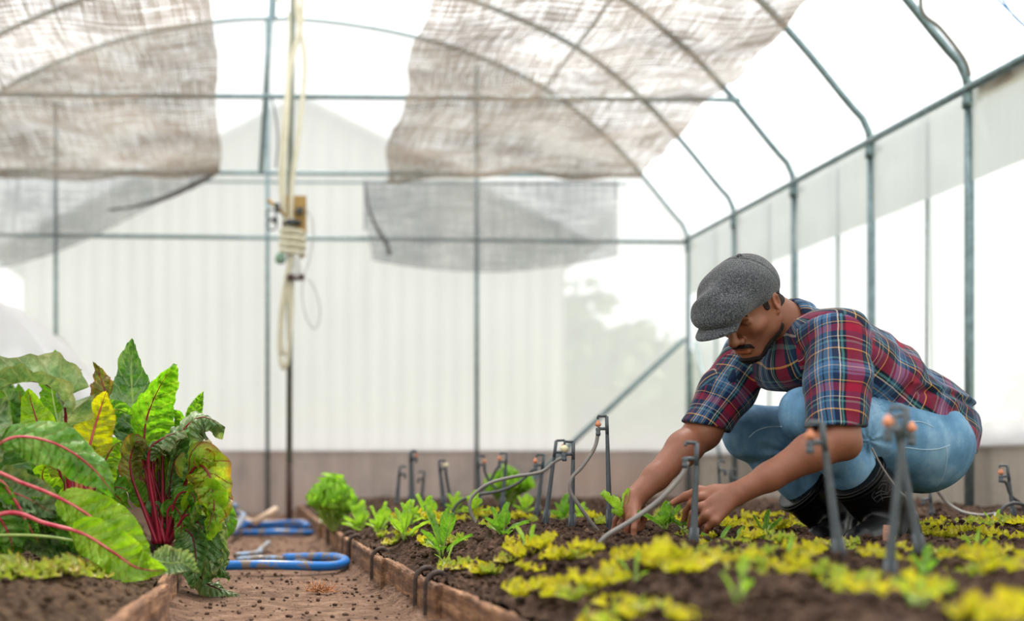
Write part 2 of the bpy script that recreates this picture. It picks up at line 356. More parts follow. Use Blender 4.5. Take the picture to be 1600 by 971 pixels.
for (px, top, bot, w, Y, lab) in ((845, 430, 690, 1.1, 20, 'hazy tree seen through the back film, left of the diagonal brace'), (1000, 505, 700, 1.1, 18, 'small hazy tree beyond the back film above the brace'),
                       (560, 400, 700, 1.6, 22, 'hazy tree beyond the back film between the two thin gable pipes'), (250, 440, 700, 2.4, 24, 'broad hazy tree behind the chard, beyond the film')):
    c = W(px, (top + bot) / 2, Y); h = (bot - top) * Y / F_PX / 2
    e = empty('tree', (c[0], Y, 0)); tag(e, lab, 'tree'); V, Fc = blob(c, (w, w * .8, h), int(px), 700, .22)
    mesh_obj('foliage', V - np.array(e.location), Fc, M_fol, e, False)
    m = MB(); m.tube(spline([(c[0], Y, -.1), (c[0] + .1, Y, 1), tuple(c)], 10), [.14 - .006 * i for i in range(10)], 8); m.build('trunk', M_bark, e, off=e.location)
for i, (x0, x1, y, h, lab) in enumerate(((-9, 12, 29, 1.5, 'low green hedge line far beyond the back film'),)):
    V, Fc = blob(((x0 + x1) / 2, y, .5), ((x1 - x0) / 2, .8, h), 5, 1600, .35); tag(mesh_obj('hedge', V, Fc, M_fol, smooth=False), lab, 'hedge')
V, Fc = blob((8.5, 9, .4), (.9, 6, 1.3), 15, 1200, .3); tag(mesh_obj('hedge', V, Fc, M_fol, smooth=False), 'low green bushes outside the right wall', 'hedge')
# low white film tunnel on the left bed
M_tunnel = film('tunnel_film', .32, 0, (.97, .98, 1.0))
def tunnel(cx, hw, ht, y0, y1, lab, seed):
    V = []; ny, na = 30, 40
    for i in range(ny):
        y = y0 + (y1 - y0) * i / (ny - 1)
        for j in range(na):
            a = math.pi * j / (na - 1); q = 1 + .05 * math.sin(a * 7 + i * .9 + seed) * math.sin(i * .6)
            V.append((cx + hw * math.cos(a) * q, y + .04 * math.sin(a * 5 + seed), .12 + (ht - .12) * math.sin(a) ** .8 * q))
    k = len(V); V.append((cx, y0 - .02, .15))
    Fc = [(i * na + j, i * na + j + 1, (i + 1) * na + j + 1, (i + 1) * na + j) for i in range(ny - 1) for j in range(na - 1)] + [(k, j + 1, j) for j in range(na - 1)]
    tag(mesh_obj('film_tunnel', V, Fc, M_tunnel), lab, 'plastic tunnel')
tunnel(-1.62, .58, 1.30, 7.0, 9.2, 'tall white plastic film tunnel behind the chard at the left edge', 1)
tunnel(-1.12, .28, .90, 6.6, 7.6, 'smaller white plastic hump right of the tall film tunnel', 3)
# ------------------------------------------------------------------ ground: path and beds
def soil_mat(name, c1, c2, c3, sc1=30):
    t = NT(name); co = t.coord('Object')
    nz = t.noise(sc1, 8, co, .7); n2 = t.noise(4, 4, co); vo = t.n('TexVoronoi', {'Vector': co, 'Scale': 90.0})
    a = t.ramp(nz, [(.3, lin(c1)), (.52, lin(c2)), (.75, lin(c3))])
    b_ = t.ramp(n2, [(.35, (.75, .72, .7, 1)), (.65, (1.1, 1.05, 1, 1))])
    h = t.math('ADD', nz, t.math('MULTIPLY', (vo, 0), .5))
    return t.finish(t.pr(col=t.mix(.8, a, b_, 'MULTIPLY'), rough=.95, normal=t.bump(h, 1.0, .02), spec=.2))
M_soil = soil_mat('dark_bed_soil', (36, 26, 21), (82, 62, 50), (140, 114, 96))
M_path = soil_mat('trodden_path_earth', (78, 58, 46), (122, 96, 80), (158, 132, 114), 14)
M_litter = soil_mat('dry_left_soil', (46, 36, 28), (90, 70, 54), (136, 112, 84))
def plank_x(Y): return np.interp(Y, [0.5, 2.18, 2.89, 3.85, 6.05, 8.5, 10], [.53, .457, .407, .352, .296, .27, .26])
def lplank_x(Y): return np.interp(Y, [0.5, 2.18, 2.83, 4, 6, 10], [-.30, -.254, -.232, -.25, -.29, -.33])
def fbm(X, Y, s, o=4, z=0.0):
    r = 0; a = .5
    for k in range(o):
        r = r + a * (vnoise(np.stack([X * s, Y * s, np.full_like(X, z + k * 7.3)], -1)) - .5); s *= 2.1; a *= .5
    return r
def bed_h(X, Y):
    X = np.asarray(X, float); Y = np.asarray(Y, float)
    d = X - plank_x(Y); edge = np.clip(d / .22, 0, 1); edge = edge * edge * (3 - 2 * edge)
    cl = fbm(X, Y, 14, 4); cl2 = np.abs(fbm(X, Y, 38, 3, 3.))
    h = .098 + .078 * edge + .035 * fbm(X, Y, 3, 2, 9.) + .055 * cl * (.4 + .6 * edge) + .045 * cl2 + .03 * fbm(X, Y, 80, 2, 6.)
    h -= .035 * np.exp(-(((X - 1.66) / .28) ** 2 + ((Y - 3.65) / .3) ** 2))
    return np.where(Y > 7.5, h * np.clip(1 - (Y - 7.5) / 5, .6, 1), h)
def grid_obj(name, xs_fn, Ys, hfn, mat, nx):
    Yg = np.repeat(Ys, nx).reshape(len(Ys), nx); Xg = np.stack([xs_fn(y) for y in Ys]); Z = hfn(Xg, Yg)
    V = np.stack([Xg, Yg, Z], -1).reshape(-1, 3); i = np.arange(len(Ys) - 1)[:, None]; j = np.arange(nx - 1)[None]
    a = (i * nx + j).ravel(); Fc = np.stack([a, a + 1, a + nx + 1, a + nx], -1)
    return mesh_obj(name, V, Fc, mat)
Ys = 1.1 * np.exp(np.linspace(0, math.log(9.95 / 1.1), 900))
o = grid_obj('bed_soil', lambda y: plank_x(y) + .006 + (min(3.4, y * .62 + .25) - plank_x(y)) * np.linspace(0, 1, 480), Ys, bed_h, M_soil, 480)
o.name = 'floor_2'; struct(o)
def path_h(X, Y): return .014 * fbm(X, Y, 9, 4, 1.) + .03 * fbm(X, Y, 2, 2, 4.) + .02 * np.exp(-((X - lplank_x(Y)) / .05) ** 2) + .045 * np.exp(-((X - plank_x(Y)) / .035) ** 2) * (.7 + fbm(X, Y, 25, 3, 6.))
o = grid_obj('path', lambda y: np.linspace(float(lplank_x(y)) - .01, float(plank_x(y)) + .03, 200), Ys, path_h, M_path, 200); o.name = 'floor_1'; struct(o)
def left_h(X, Y):
    d = lplank_x(Y) - X; edge = np.clip(d / .2, 0, 1)
    return .08 + .05 * edge + .05 * fbm(X, Y, 12, 4, 2.) + .03 * np.abs(fbm(X, Y, 35, 3, 5.))
Yl = 1.1 * np.exp(np.linspace(0, math.log(9.95 / 1.1), 330))
o = grid_obj('left_soil', lambda y: float(lplank_x(y)) - .012 - (3.2 * min(1, y / 8 + .2)) * np.linspace(0, 1, 260) ** 1.3, Yl, left_h, M_litter, 260); o.name = 'floor_3'; struct(o)
# loose clods
def clods(name, n, fx, hf, mat, smin, smax, seed, label):
    rr = np.random.default_rng(seed); V = []; Fc = []
    base = np.array([(1, 0, 0), (-1, 0, 0), (0, 1, 0), (0, -1, 0), (0, 0, 1), (0, 0, -1), (.6, .6, .6), (-.6, .6, .5), (.6, -.6, .5), (-.6, -.6, .6)], float)
    fs = [(4, 0, 6), (4, 6, 2), (4, 2, 7), (4, 7, 1), (4, 1, 9), (4, 9, 3), (4, 3, 8), (4, 8, 0), (0, 2, 6), (2, 1, 7), (1, 3, 9), (3, 0, 8), (5, 2, 0), (5, 1, 2), (5, 3, 1), (5, 0, 3)]
    for _ in range(n):
        x, y = fx(rr); z = float(hf(np.array([x]), np.array([y]))[0]); s_ = smin * (smax / smin) ** (rr.random() ** 1.8)
        B = base * (1 + .5 * (rr.random((10, 1)) - .5)) * s_ * np.array([1, .8 + .4 * rr.random(), .7 + .3 * rr.random()])
        a = rr.random() * 6.28; ca, sa = math.cos(a), math.sin(a); B = B @ np.array([[ca, sa, 0], [-sa, ca, 0], [0, 0, 1]])
        k = len(V); V += [tuple(p) for p in B + np.array([x, y, z + s_ * .35])]; Fc += [(a_ + k, b2 + k, c_ + k) for a_, b2, c_ in fs]
    o = mesh_obj(name, np.array(V), Fc, mat, smooth=True); tag(o, label, 'soil'); o['kind'] = 'stuff'
def fx_bed(rr):
    y = 1.5 + 5.0 * rr.random() ** 1.5; return float(plank_x(y)) + .03 + rr.random() * (min(3.2, y * .6 + .1) - float(plank_x(y))), y
clods('soil_clods', 15000, fx_bed, bed_h, M_soil, .003, .013, 1, 'dark crumbly clods of soil strewn over the right bed')
def fx_path(rr):
    y = 2.2 + 5.0 * rr.random() ** 1.4; return float(lplank_x(y)) + .02 + rr.random() * (float(plank_x(y) - lplank_x(y))), y
clods('path_crumbs', 1500, fx_path, path_h, soil_mat('path_crumb', (66, 50, 42), (112, 88, 74), (146, 122, 106)), .0015, .008, 2, 'crumbs of earth and small stones scattered on the path')
def fx_left(rr):
    y = 1.9 + 3.0 * rr.random() ** 1.4; return float(lplank_x(y)) - .02 - rr.random() * .7, y
clods('left_litter', 2500, fx_left, left_h, M_litter, .002, .010, 3, 'dry crumbly litter on the soil of the left bed')
# ------------------------------------------------------------------ signed-distance modelling kit (surface nets)
class SDF:
    def __init__(s, lo, hi, h):
        s.lo = np.array(lo, float); s.h = h; s.n = np.ceil((np.array(hi) - s.lo) / h).astype(int) + 1
        s.F = np.full(s.n, .08, np.float32)
    def clone(s):
        o = SDF(s.lo, s.lo + s.h, s.h); o.n = s.n.copy(); o.F = np.full(s.n, .08, np.float32); return o
    def pts(s, lo, hi):
        a = np.maximum(np.floor((np.array(lo) - s.lo) / s.h).astype(int), 0); b = np.minimum(np.ceil((np.array(hi) - s.lo) / s.h).astype(int) + 1, s.n)
        if (b <= a).any(): return None, None
        g = [s.lo[i] + s.h * np.arange(a[i], b[i]) for i in range(3)]
        P = np.stack(np.meshgrid(*g, indexing='ij'), -1).astype(np.float32)
        return (slice(a[0], b[0]), slice(a[1], b[1]), slice(a[2], b[2])), P
    def op(s, fn, lo, hi, k=.01, mode='add', m=.03):
        sl, P = s.pts(np.array(lo) - m - k, np.array(hi) + m + k)
        if sl is None: return
        d = fn(P).astype(np.float32); F = s.F[sl]
        if mode == 'sub': d = -d; hh = np.clip(.5 - .5 * (F - d) / k, 0, 1); s.F[sl] = F * (1 - hh) + d * hh + k * hh * (1 - hh)
        else: hh = np.clip(.5 + .5 * (F - d) / k, 0, 1); s.F[sl] = F * (1 - hh) + d * hh - k * hh * (1 - hh)
    def cone(s, a, b, ra, rb, k=.01, mode='add', sq=None):
        a = np.array(a, np.float32); b = np.array(b, np.float32); ab = b - a; L2 = float(ab @ ab) + 1e-12
        def fn(P):
            q = P - a; t = np.clip((q @ ab) / L2, 0, 1); d = q - t[..., None] * ab
            if sq is not None:      # flatten along axis sq[0] by factor sq[1]
                ax, f = sq; c = d @ ax; d = d + (c * (1 / f - 1))[..., None] * ax
            return np.sqrt((d * d).sum(-1)) - (ra + (rb - ra) * t)
        if sq is not None: sq = (np.array(sq[0], np.float32), sq[1])
        r = max(ra, rb); s.op(fn, np.minimum(a, b) - r, np.maximum(a, b) + r, k, mode)
    def ell(s, c, r, R=None, k=.01, mode='add'):
        c = np.array(c, np.float32); r = np.array(r, np.float32); R = np.eye(3, dtype=np.float32) if R is None else np.array(R, np.float32)
        def fn(P):
            q = (P - c) @ R.T; u = q / r; n0 = np.sqrt((u * u).sum(-1)) + 1e-6; n1 = np.sqrt(((u / r) ** 2).sum(-1)) + 1e-6
            return n0 * (n0 - 1) / n1
        m = float(r.max()); s.op(fn, c - m, c + m, k, mode)
    def all(s): return s.pts(s.lo, s.lo + s.n * s.h)[1]
    def mesh(s):
        F = s.F; n = F.shape; ins = F < 0
        cnt = np.zeros(tuple(k - 1 for k in n), np.int8)
        for i in (0, 1):
            for j in (0, 1):
                for k in (0, 1): cnt += ins[i:n[0] - 1 + i, j:n[1] - 1 + j, k:n[2] - 1 + k]
        act = np.argwhere((cnt > 0) & (cnt < 8)); idx = np.full(cnt.shape, -1, np.int32); idx[tuple(act.T)] = np.arange(len(act))
        acc = np.zeros((len(act), 3)); num = np.zeros(len(act))
        for ax in range(3):
            o1, o2 = [a for a in range(3) if a != ax]
            for u in (0, 1):
                for v in (0, 1):
                    p = act.copy(); p[:, o1] += u; p[:, o2] += v; q = p.copy(); q[:, ax] += 1
                    fa = F[tuple(p.T)]; fb = F[tuple(q.T)]; m = (fa < 0) != (fb < 0)
                    t = np.where(m, fa / (fa - fb + 1e-20), 0); pos = p.astype(float); pos[:, ax] += t
                    acc[m] += pos[m]; num[m] += 1
        V = s.lo + s.h * acc / num[:, None]; Q = []
        for ax in range(3):
            o1, o2 = (ax + 1) % 3, (ax + 2) % 3
            a = [slice(None)] * 3; b = [slice(None)] * 3; a[ax] = slice(0, -1); b[ax] = slice(1, None)
            ch = ins[tuple(a)] != ins[tuple(b)]; e = np.argwhere(ch); e = e[(e[:, o1] > 0) & (e[:, o2] > 0) & (e[:, o1] < n[o1] - 1) & (e[:, o2] < n[o2] - 1)]
            if not len(e): continue
            sg = ins[tuple(e.T)]; c = []
            for du, dv in ((0, 0), (1, 0), (1, 1), (0, 1)):
                w = e.copy(); w[:, o1] -= du; w[:, o2] -= dv; c.append(idx[tuple(w.T)])
            q = np.stack(c, 1); q[~sg] = q[~sg][:, ::-1]; Q.append(q)
        return V, np.vstack(Q)
    def at(s, P):
        q = (np.asarray(P) - s.lo) / s.h; i = np.clip(np.floor(q).astype(int), 0, s.n - 2); f = q - i; r = 0
        for a in (0, 1):
            for b in (0, 1):
                for c in (0, 1):
                    w = (f[..., 0] if a else 1 - f[..., 0]) * (f[..., 1] if b else 1 - f[..., 1]) * (f[..., 2] if c else 1 - f[..., 2])
                    r = r + w * s.F[i[..., 0] + a, i[..., 1] + b, i[..., 2] + c]
        return r
def decimate_free(name, V, Q, mat, parent, off, uvf=None, attr=None):
    o = mesh_obj(name, V - np.array(off), Q, mat, parent)
    if uvf is not None:
        me = o.data; ul = me.uv_layers.new(name='UVMap'); ctr = V[Q].mean(1); grp = uvf(ctr, None)
        uv = np.zeros((len(Q), 4, 2), np.float32)
        for g in np.unique(grp):
            f = grp == g; uv[f] = uvf(V[Q[f]].reshape(-1, 3), g).reshape(-1, 4, 2)
        # heal the wrap-around seam
        u0 = uv[:, :1, 0]; per = uvf.per[grp][:, None]; uv[:, :, 0] -= np.round((uv[:, :, 0] - u0) / per) * per
        ul.data.foreach_set('uv', uv.ravel())
    if attr is not None:
        at = o.data.attributes.new('tint', 'FLOAT_COLOR', 'POINT'); at.data.foreach_set('color', attr.astype(np.float32).ravel())
    return o
def unit(v): v = np.asarray(v, float); return v / np.linalg.norm(v)
# ------------------------------------------------------------------ the gardener
MAN0 = W(1400, 840, 3.62)
man = empty('person', MAN0)
tag(man, 'man in grey flat cap, plaid shirt, jeans and black rubber boots squatting to plant seedlings', 'person')
# joints
LS, LE, LW = W(1312, 524, 3.36), W(1311, 688, 3.25), W(1156, 770, 3.27)
RS, RE, RW = W(1166, 550, 3.70), W(1098, 676, 3.64), W(992, 778, 3.52)
NB = W(1252, 522, 3.52)
# head frame
yaw, pit = math.radians(35), math.radians(38)
fh = np.array([-math.cos(yaw), -math.sin(yaw), 0]); zz = np.array([0, 0, 1.0])
HF = fh * math.cos(pit) - zz * math.sin(pit); HU = fh * (-math.sin(pit)) * -1 * -1 + zz * math.cos(pit)
HU = zz * math.cos(pit) + fh * math.sin(pit); HL = np.array([math.sin(yaw), -math.cos(yaw), 0]) 
HO = W(1171, 478, 3.47); HR = np.stack([HF, HL, HU])      # rows: local axes
def H(f, l, u): return HO + HF * f + HL * l + HU * u
h = .0036
G = SDF(W(930, 0, 3.4) * [1, 0, 0] + [0, 3.12, .10], [2.02, 3.95, .99], h)
# torso core
PL = W(1432, 678, 3.64); WA = W(1372, 600, 3.62); CH = W(1302, 560, 3.56)
G.cone(PL, WA, .115, .11, .04); G.cone(WA, CH, .11, .12, .04); G.cone(LS + [-.01, .03, 0], RS + [.02, -.03, 0], .055, .055, .05)
# neck
G.cone(H(-.035, 0, -.055), NB, .056, .062, .02)
G.cone(H(-.05, 0, -.03), NB + [.01, 0, .0], .045, .055, .02)
# arms
def arm(S, E, Wr, el, dr):
    G.cone(S, S + (E - S) * .5, .058, .054, .02); G.cone(S + (E - S) * .5, E, .054, el, .02)
    A = Wr - E; B1 = E + A * .28 + dr * .006; G.cone(E, B1, el - .003, .047, .02); G.cone(B1, E + A * .7, .047, .0345, .02)
    G.cone(E + A * .7, Wr, .0345, .029, .02, sq=(unit(np.cross(A, [0, 1, 0])) * .0 + np.array([0, 1, 0]), .85))
arm(LS, LE, LW, .050, np.array([0, 0, 1])); arm(RS, RE, RW, .050, np.array([0, 0, 1]))
G.ell(LE + [.022, 0, -.018], (.026, .03, .028), k=.02)
# hands
def finger(pts, rs, k=.004):
    for i in range(len(pts) - 1): G.cone(pts[i], pts[i + 1], rs[i], rs[i + 1], k if i else .008)
def hand(Wr, mcps, palm_n, kk=.012):
    for m_ in mcps: G.cone(Wr + (m_ - Wr) * .12, m_, .0175, .0125, kk)
    c = (np.mean(mcps, 0) + Wr) / 2; G.cone(Wr + (c - Wr) * .3, c + (c - Wr) * .35, .024, .022, .016, sq=(palm_n, .7))
mI, mM, mR, mP = W(1095, 778, 3.315), W(1096, 793, 3.285), W(1104, 806, 3.265), W(1117, 815, 3.255)
hand(LW, [mI, mM, mR, mP], unit([.1, 1, .1]))
finger([mI, W(1080, 788, 3.355), W(1072, 800, 3.385), W(1069, 813, 3.40)], [.0115, .0100, .009, .0078])
finger([mM, W(1083, 803, 3.325), W(1079, 820, 3.355), W(1082, 833, 3.37)], [.0118, .0102, .0092, .008])
finger([mR, W(1092, 817, 3.295), W(1089, 832, 3.325), W(1094, 842, 3.345)], [.0112, .0098, .009, .0078])
finger([mP, W(1106, 824, 3.27), W(1103, 836, 3.295), W(1107, 845, 3.315)], [.0102, .0088, .008, .007])
G.cone(LW + [-.01, .01, 0], W(1118, 768, 3.315), .022, .019, .014)
G.cone(W(1125, 772, 3.30), W(1093, 768, 3.345), .0185, .0145, .012)
finger([W(1093, 768, 3.345), W(1072, 776, 3.375), W(1052, 786, 3.395)], [.0142, .0118, .0086], .006)
for m_ in (mI, mM, mR, mP): G.ell(m_ + unit([-.1, -1, .4]) * .007, (.0085,) * 3, k=.006)
# right hand, pressing soil round a seedling
r1, r2, r3, r4 = W(973, 800, 3.53), W(978, 806, 3.50), W(985, 810, 3.47), W(993, 812, 3.45)
hand(RW, [r1, r2, r3, r4], unit([.5, -.6, .3]))
finger([r1, W(963, 814, 3.55), W(960, 828, 3.555), W(963, 838, 3.555)], [.0115, .0102, .009, .008])
finger([r2, W(970, 820, 3.51), W(968, 834, 3.515), W(971, 843, 3.515)], [.0115, .0102, .009, .008])
finger([r3, W(980, 824, 3.47), W(978, 838, 3.475), W(982, 846, 3.475)], [.011, .0098, .009, .008])
finger([r4, W(991, 826, 3.44), W(990, 838, 3.44), W(993, 845, 3.44)], [.01, .0088, .008, .007])
G.cone(RW, W(1002, 796, 3.56), .02, .016, .012); finger([W(1002, 796, 3.56), W(1004, 812, 3.58), W(1000, 828, 3.585)], [.015, .012, .009])
# ---- head
G.ell(H(-.012, 0, .038), (.096, .076, .086), HR, .02)
G.ell(H(.040, 0, -.028), (.056, .060, .080), HR, .02)
for s_ in (-1, 1):
    G.cone(H(.005, s_ * .056, -.048), H(.070, s_ * .018, -.100), .018, .019, .02)
    G.ell(H(.060, s_ * .042, -.026), (.027, .021, .020), HR, .015)
    G.cone(H(.0, s_ * .052, .0), H(.02, s_ * .052, -.06), .022, .02, .02)
G.ell(H(.080, 0, -.106), (.021, .022, .017), HR, .012)
G.cone(H(.083, -.030, .020), H(.083, .030, .020), .012, .012, .010)
G.cone(H(.088, 0, .020), H(.088, 0, .04), .012, .012, .02)
G.ell(H(.088, 0, -.070), (.016, .028, .024), HR, .012)
for s_ in (-1, 1):
    G.ell(H(.103, s_ * .033, -.001), (.016, .019, .0135), HR, .009, 'sub')
    G.ell(H(.0765, s_ * .032, -.002), (.0165, .0165, .0125), HR, .003)
    G.cone(H(.093, s_ * .021, -.0085), H(.0855, s_ * .045, -.007), .0022, .0022, .002, 'sub')
    G.cone(H(.094, s_ * .02, .0135), H(.086, s_ * .046, .012), .0055, .005, .005)
G.cone(H(.093, 0, .014), H(.119, 0, -.036), .0080, .0125, .007)
G.ell(H(.1205, 0, -.041), (.0135, .0145, .0115), HR, .006)
for s_ in (-1, 1):
    G.ell(H(.107, s_ * .0160, -.045), (.0125, .0092, .0098), HR, .005)
    G.ell(H(.110, s_ * .0075, -.0525), (.004, .0035, .004), HR, .002, 'sub')
G.cone(H(.101, -.016, -.0690), H(.101, .016, -.0690), .0068, .0068, .003); G.ell(H(.1045, 0, -.068), (.007, .010, .0065), HR, .004)
G.cone(H(.100, -.014, -.0815), H(.100, .014, -.0815), .0085, .0085, .004)
G.cone(H(.110, -.020, -.0747), H(.110, .020, -.0747), .0026, .0026, .002, 'sub')
G.ell(H(.106, 0, -.094), (.009, .02, .005), HR, .006, 'sub')
# cheek fold
for s_ in (-1, 1): G.cone(H(.100, s_ * .024, -.048), H(.088, s_ * .034, -.078), .0028, .0022, .006, 'sub')
# ears
for s_ in (-1, 1):
    Re = np.stack([unit(HF + HL * s_ * .35), unit(HL * s_ - HF * .35), HU])
    G.ell(H(-.006, s_ * .0775, .002), (.0185, .0075, .031), Re, .004)
    G.ell(H(.000, s_ * .086, .004), (.0105, .006, .019), Re, .004, 'sub')
    G.ell(H(.006, s_ * .079, -.003), (.005, .005, .007), Re, .003)
    G.ell(H(.003, s_ * .076, -.026), (.009, .0065, .0085), Re, .004)
    G.cone(H(-.012, s_ * .083, .016), H(-.012, s_ * .082, -.008), .003, .0025, .003)
Hfield = G.F.copy()
P_all = None
V, Q = G.mesh()
nz = vnoise(V, 55) - .5
# skin tint: rgb multipliers
L = (V - HO) @ HR.T; T = np.ones((len(V), 4))
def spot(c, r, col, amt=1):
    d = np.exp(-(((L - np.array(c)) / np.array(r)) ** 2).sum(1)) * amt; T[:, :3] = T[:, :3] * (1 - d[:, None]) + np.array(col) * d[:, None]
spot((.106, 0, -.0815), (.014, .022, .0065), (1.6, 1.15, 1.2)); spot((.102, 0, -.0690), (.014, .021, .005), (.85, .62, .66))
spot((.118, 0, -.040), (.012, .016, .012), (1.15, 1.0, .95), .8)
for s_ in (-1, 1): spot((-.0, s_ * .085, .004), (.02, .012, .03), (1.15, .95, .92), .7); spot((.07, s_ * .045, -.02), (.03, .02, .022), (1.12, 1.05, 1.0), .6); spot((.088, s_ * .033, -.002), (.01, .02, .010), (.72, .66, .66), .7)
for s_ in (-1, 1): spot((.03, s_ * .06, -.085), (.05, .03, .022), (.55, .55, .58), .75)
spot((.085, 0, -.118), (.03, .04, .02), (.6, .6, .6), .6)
for tip, ax in ((W(1050, 787, 3.395), None),):
    d = np.exp(-(((V - tip) / .010) ** 2).sum(1)); T[:, :3] = T[:, :3] * (1 - d[:, None]) + np.array([1.9, 1.9, 2.1]) * d[:, None]
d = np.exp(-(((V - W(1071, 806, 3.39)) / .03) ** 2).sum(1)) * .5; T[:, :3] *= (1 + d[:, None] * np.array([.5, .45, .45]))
t = NT('skin'); at = t.n('Attribute', attribute_name='tint'); co = t.coord()
base = t.ramp(t.noise(9, 5, co, .6), [(.3, lin((120, 72, 52))), (.7, lin((146, 92, 68)))])
bn = t.math('ADD', t.noise(260, 4, co), t.math('MULTIPLY', t.noise(40, 3, co), .6))
M_skin = t.finish(t.pr(col=t.mix(1.0, base, (at, 0), 'MULTIPLY'), rough=.48, normal=t.bump(bn, .18, .004), spec=.45))
body = decimate_free('body', V, Q, M_skin, man, MAN0, attr=T)
body['label'] = 'dark-skinned head, neck, forearms and hands'
# nail
m = MB(); c = W(1053, 783, 3.384); 
# ---- hair, beard, brows: shells taken from the head field
def shell(name, prims, off, mat, label, k=.004, noise=0.0):
    S = SDF(H(0, 0, 0) - .17, H(0, 0, 0) + .17, .0028); S.F[:] = .08
    prims(S); P = S.all(); B = np.stack([G.at(P[i]) for i in range(P.shape[0])]) - off
    if noise: B = B + noise * (vnoise(P, 160) - .5)
    S.F = np.maximum(S.F, B.astype(np.float32)).astype(np.float32)
    v, q = S.mesh(); o = decimate_free(name, v, q, mat, man, MAN0); o['label'] = label; return o
def hair_m(name, col):
    t = NT(name); n_ = t.noise(420, 3, t.coord()); return t.finish(t.pr(col=t.ramp(n_, [(.35, lin(tuple(c * .5 for c in col))), (.7, lin(col))]), rough=.85, normal=t.bump(n_, .8, .004), spec=.2))
M_hair = hair_m('short_black_hair', (44, 36, 34)); M_stub = hair_m('cropped_hair', (66, 50, 46))
def pb(S):
    for s_ in (-1, 1):
        S.cone(H(.006, s_ * .066, -.075), H(.040, s_ * .045, -.112), .014, .026, .01); S.cone(H(.040, s_ * .045, -.107), H(.076, 0, -.128), .024, .026, .01)
    S.ell(H(.085, 0, -.118), (.03, .03, .017), HR, .008)
shell('beard', pb, .0065, M_hair, 'black beard along the jaw and under the chin', noise=.006)
def pm(S):
    for s_ in (-1, 1): S.cone(H(.112, s_ * .004, -.0595), H(.098, s_ * .027, -.067), .0064, .0056, .004); S.cone(H(.098, s_ * .027, -.068), H(.090, s_ * .032, -.080), .0048, .003, .004)
shell('moustache', pm, .0035, M_hair, 'black moustache', noise=.003)
def pe(S):
    for s_ in (-1, 1): S.cone(H(.098, s_ * .014, .018), H(.092, s_ * .036, .025), .0045, .0045, .003); S.cone(H(.092, s_ * .036, .025), H(.078, s_ * .052, .017), .0045, .003, .003)
shell('eyebrow', pe, .0016, M_hair, 'black eyebrows', noise=.002)
def ph(S):
    S.ell(H(-.045, 0, .0), (.075, .09, .05), HR, .01)
    for s_ in (-1, 1): S.cone(H(.027, s_ * .070, .03), H(.026, s_ * .070, .002), .010, .008, .006); S.ell(H(-.006, s_ * .082, -.004), (.024, .03, .036), HR, .003, 'sub')
    S.ell(H(-.02, 0, -.09), (.11, .1, .045), HR, .01, 'sub')
shell('hair', ph, .0022, M_stub, 'very short cropped hair under the cap')
# ---- flat cap
K = SDF(H(.04, 0, .07) - .20, H(.04, 0, .07) + .20, .0032)
K.ell(H(-.010, 0, .048), (.102, .085, .089), HR, .03)
K.ell(H(.055, 0, .074), (.100, .086, .056), HR, .04)
K.ell(H(.120, 0, .062), (.070, .078, .040), HR, .03)
K.ell(H(.03, 0, .090), (.080, .066, .042), HR, .04)
P = K.all(); Lc = (P - HO) @ HR.T
planeU = .018 + .09 * Lc[..., 0] * (Lc[..., 0] > 0) - .10 * np.maximum(0, -Lc[..., 0])
K.F = np.maximum(K.F, (planeU - Lc[..., 2]).astype(np.float32))
fold = .0045 * np.sin(Lc[..., 0] * 62 + 9 * Lc[..., 1] + 4 * vnoise(P, 14)) * np.clip((Lc[..., 0] - .03) / .08, 0, 1) * np.clip((Lc[..., 2] - .06) / .04, 0, 1)
K.F = (K.F + fold + .006 * (vnoise(P, 22) - .5)).astype(np.float32)
# seam groove running ear to ear over the crown
cr = np.abs(Lc[..., 0] + .035 - .25 * (Lc[..., 2] - .05)); K.F = (K.F + .0022 * np.exp(-(cr / .003) ** 2)).astype(np.float32)
v, q = K.mesh()
t = NT('grey_tweed'); co = t.coord(); mp = t.n('Mapping', {'Vector': co, 'Rotation': (.3, .55, .4), 'Scale': (330, 330, 330)})
sx = t.n('SeparateXYZ', {0: mp}); wv = t.math('MULTIPLY', t.math('SINE', t.math('MULTIPLY', (sx, 0), 6.28 / 1.6)), t.math('SINE', t.math('MULTIPLY', (sx, 2), 6.28 / 1.6)))
n_ = t.noise(300, 3, co); f = t.math('ADD', t.math('MULTIPLY_ADD', wv, .22, .0), n_)
c_ = t.ramp(f, [(.30, lin((24, 26, 32))), (.54, lin((56, 59, 66))), (.76, lin((128, 128, 130)))])
M_cap = t.finish(t.pr(col=c_, rough=.92, normal=t.bump(f, .5, .004), sheen=.2, spec=.2))
cap = decimate_free('flat_cap', v, q, M_cap, man, MAN0); cap['label'] = 'grey tweed flat cap with a short stiff peak'
# peak
m = MB(); n1, n2 = 30, 12; Vp = []
for side in (1, -1):
    for i in range(n1 + 1):
        a = -.92 + 1.84 * i / n1
        for j in range(n2 + 1):
            r = j / n2; f0 = .100 * math.cos(a * .8); l0 = .080 * math.sin(a * .95); ex = .078 * math.cos(a) ** 1.0 if abs(a) < 1.57 else 0
            f_ = .058 + f0 * .74 + (ex + .010 * math.cos(a)) * r * 1.02; l_ = l0 * (.96 + .02 * r)
            u_ = .046 + .012 * math.cos(a * 1.1) - .016 * r - 2.0 * l_ * l_
            th = .0045 * (1 - .5 * r ** 6)
            Vp.append(H(f_, l_, u_ + side * th - .004))
k = (n1 + 1) * (n2 + 1); Fc = []
for s_, o_ in ((0, 0), (1, k)):
    for i in range(n1):
        for j in range(n2):
            a = o_ + i * (n2 + 1) + j; fq = (a, a + 1, a + n2 + 2, a + n2 + 1); Fc.append(fq if s_ == 0 else fq[::-1])
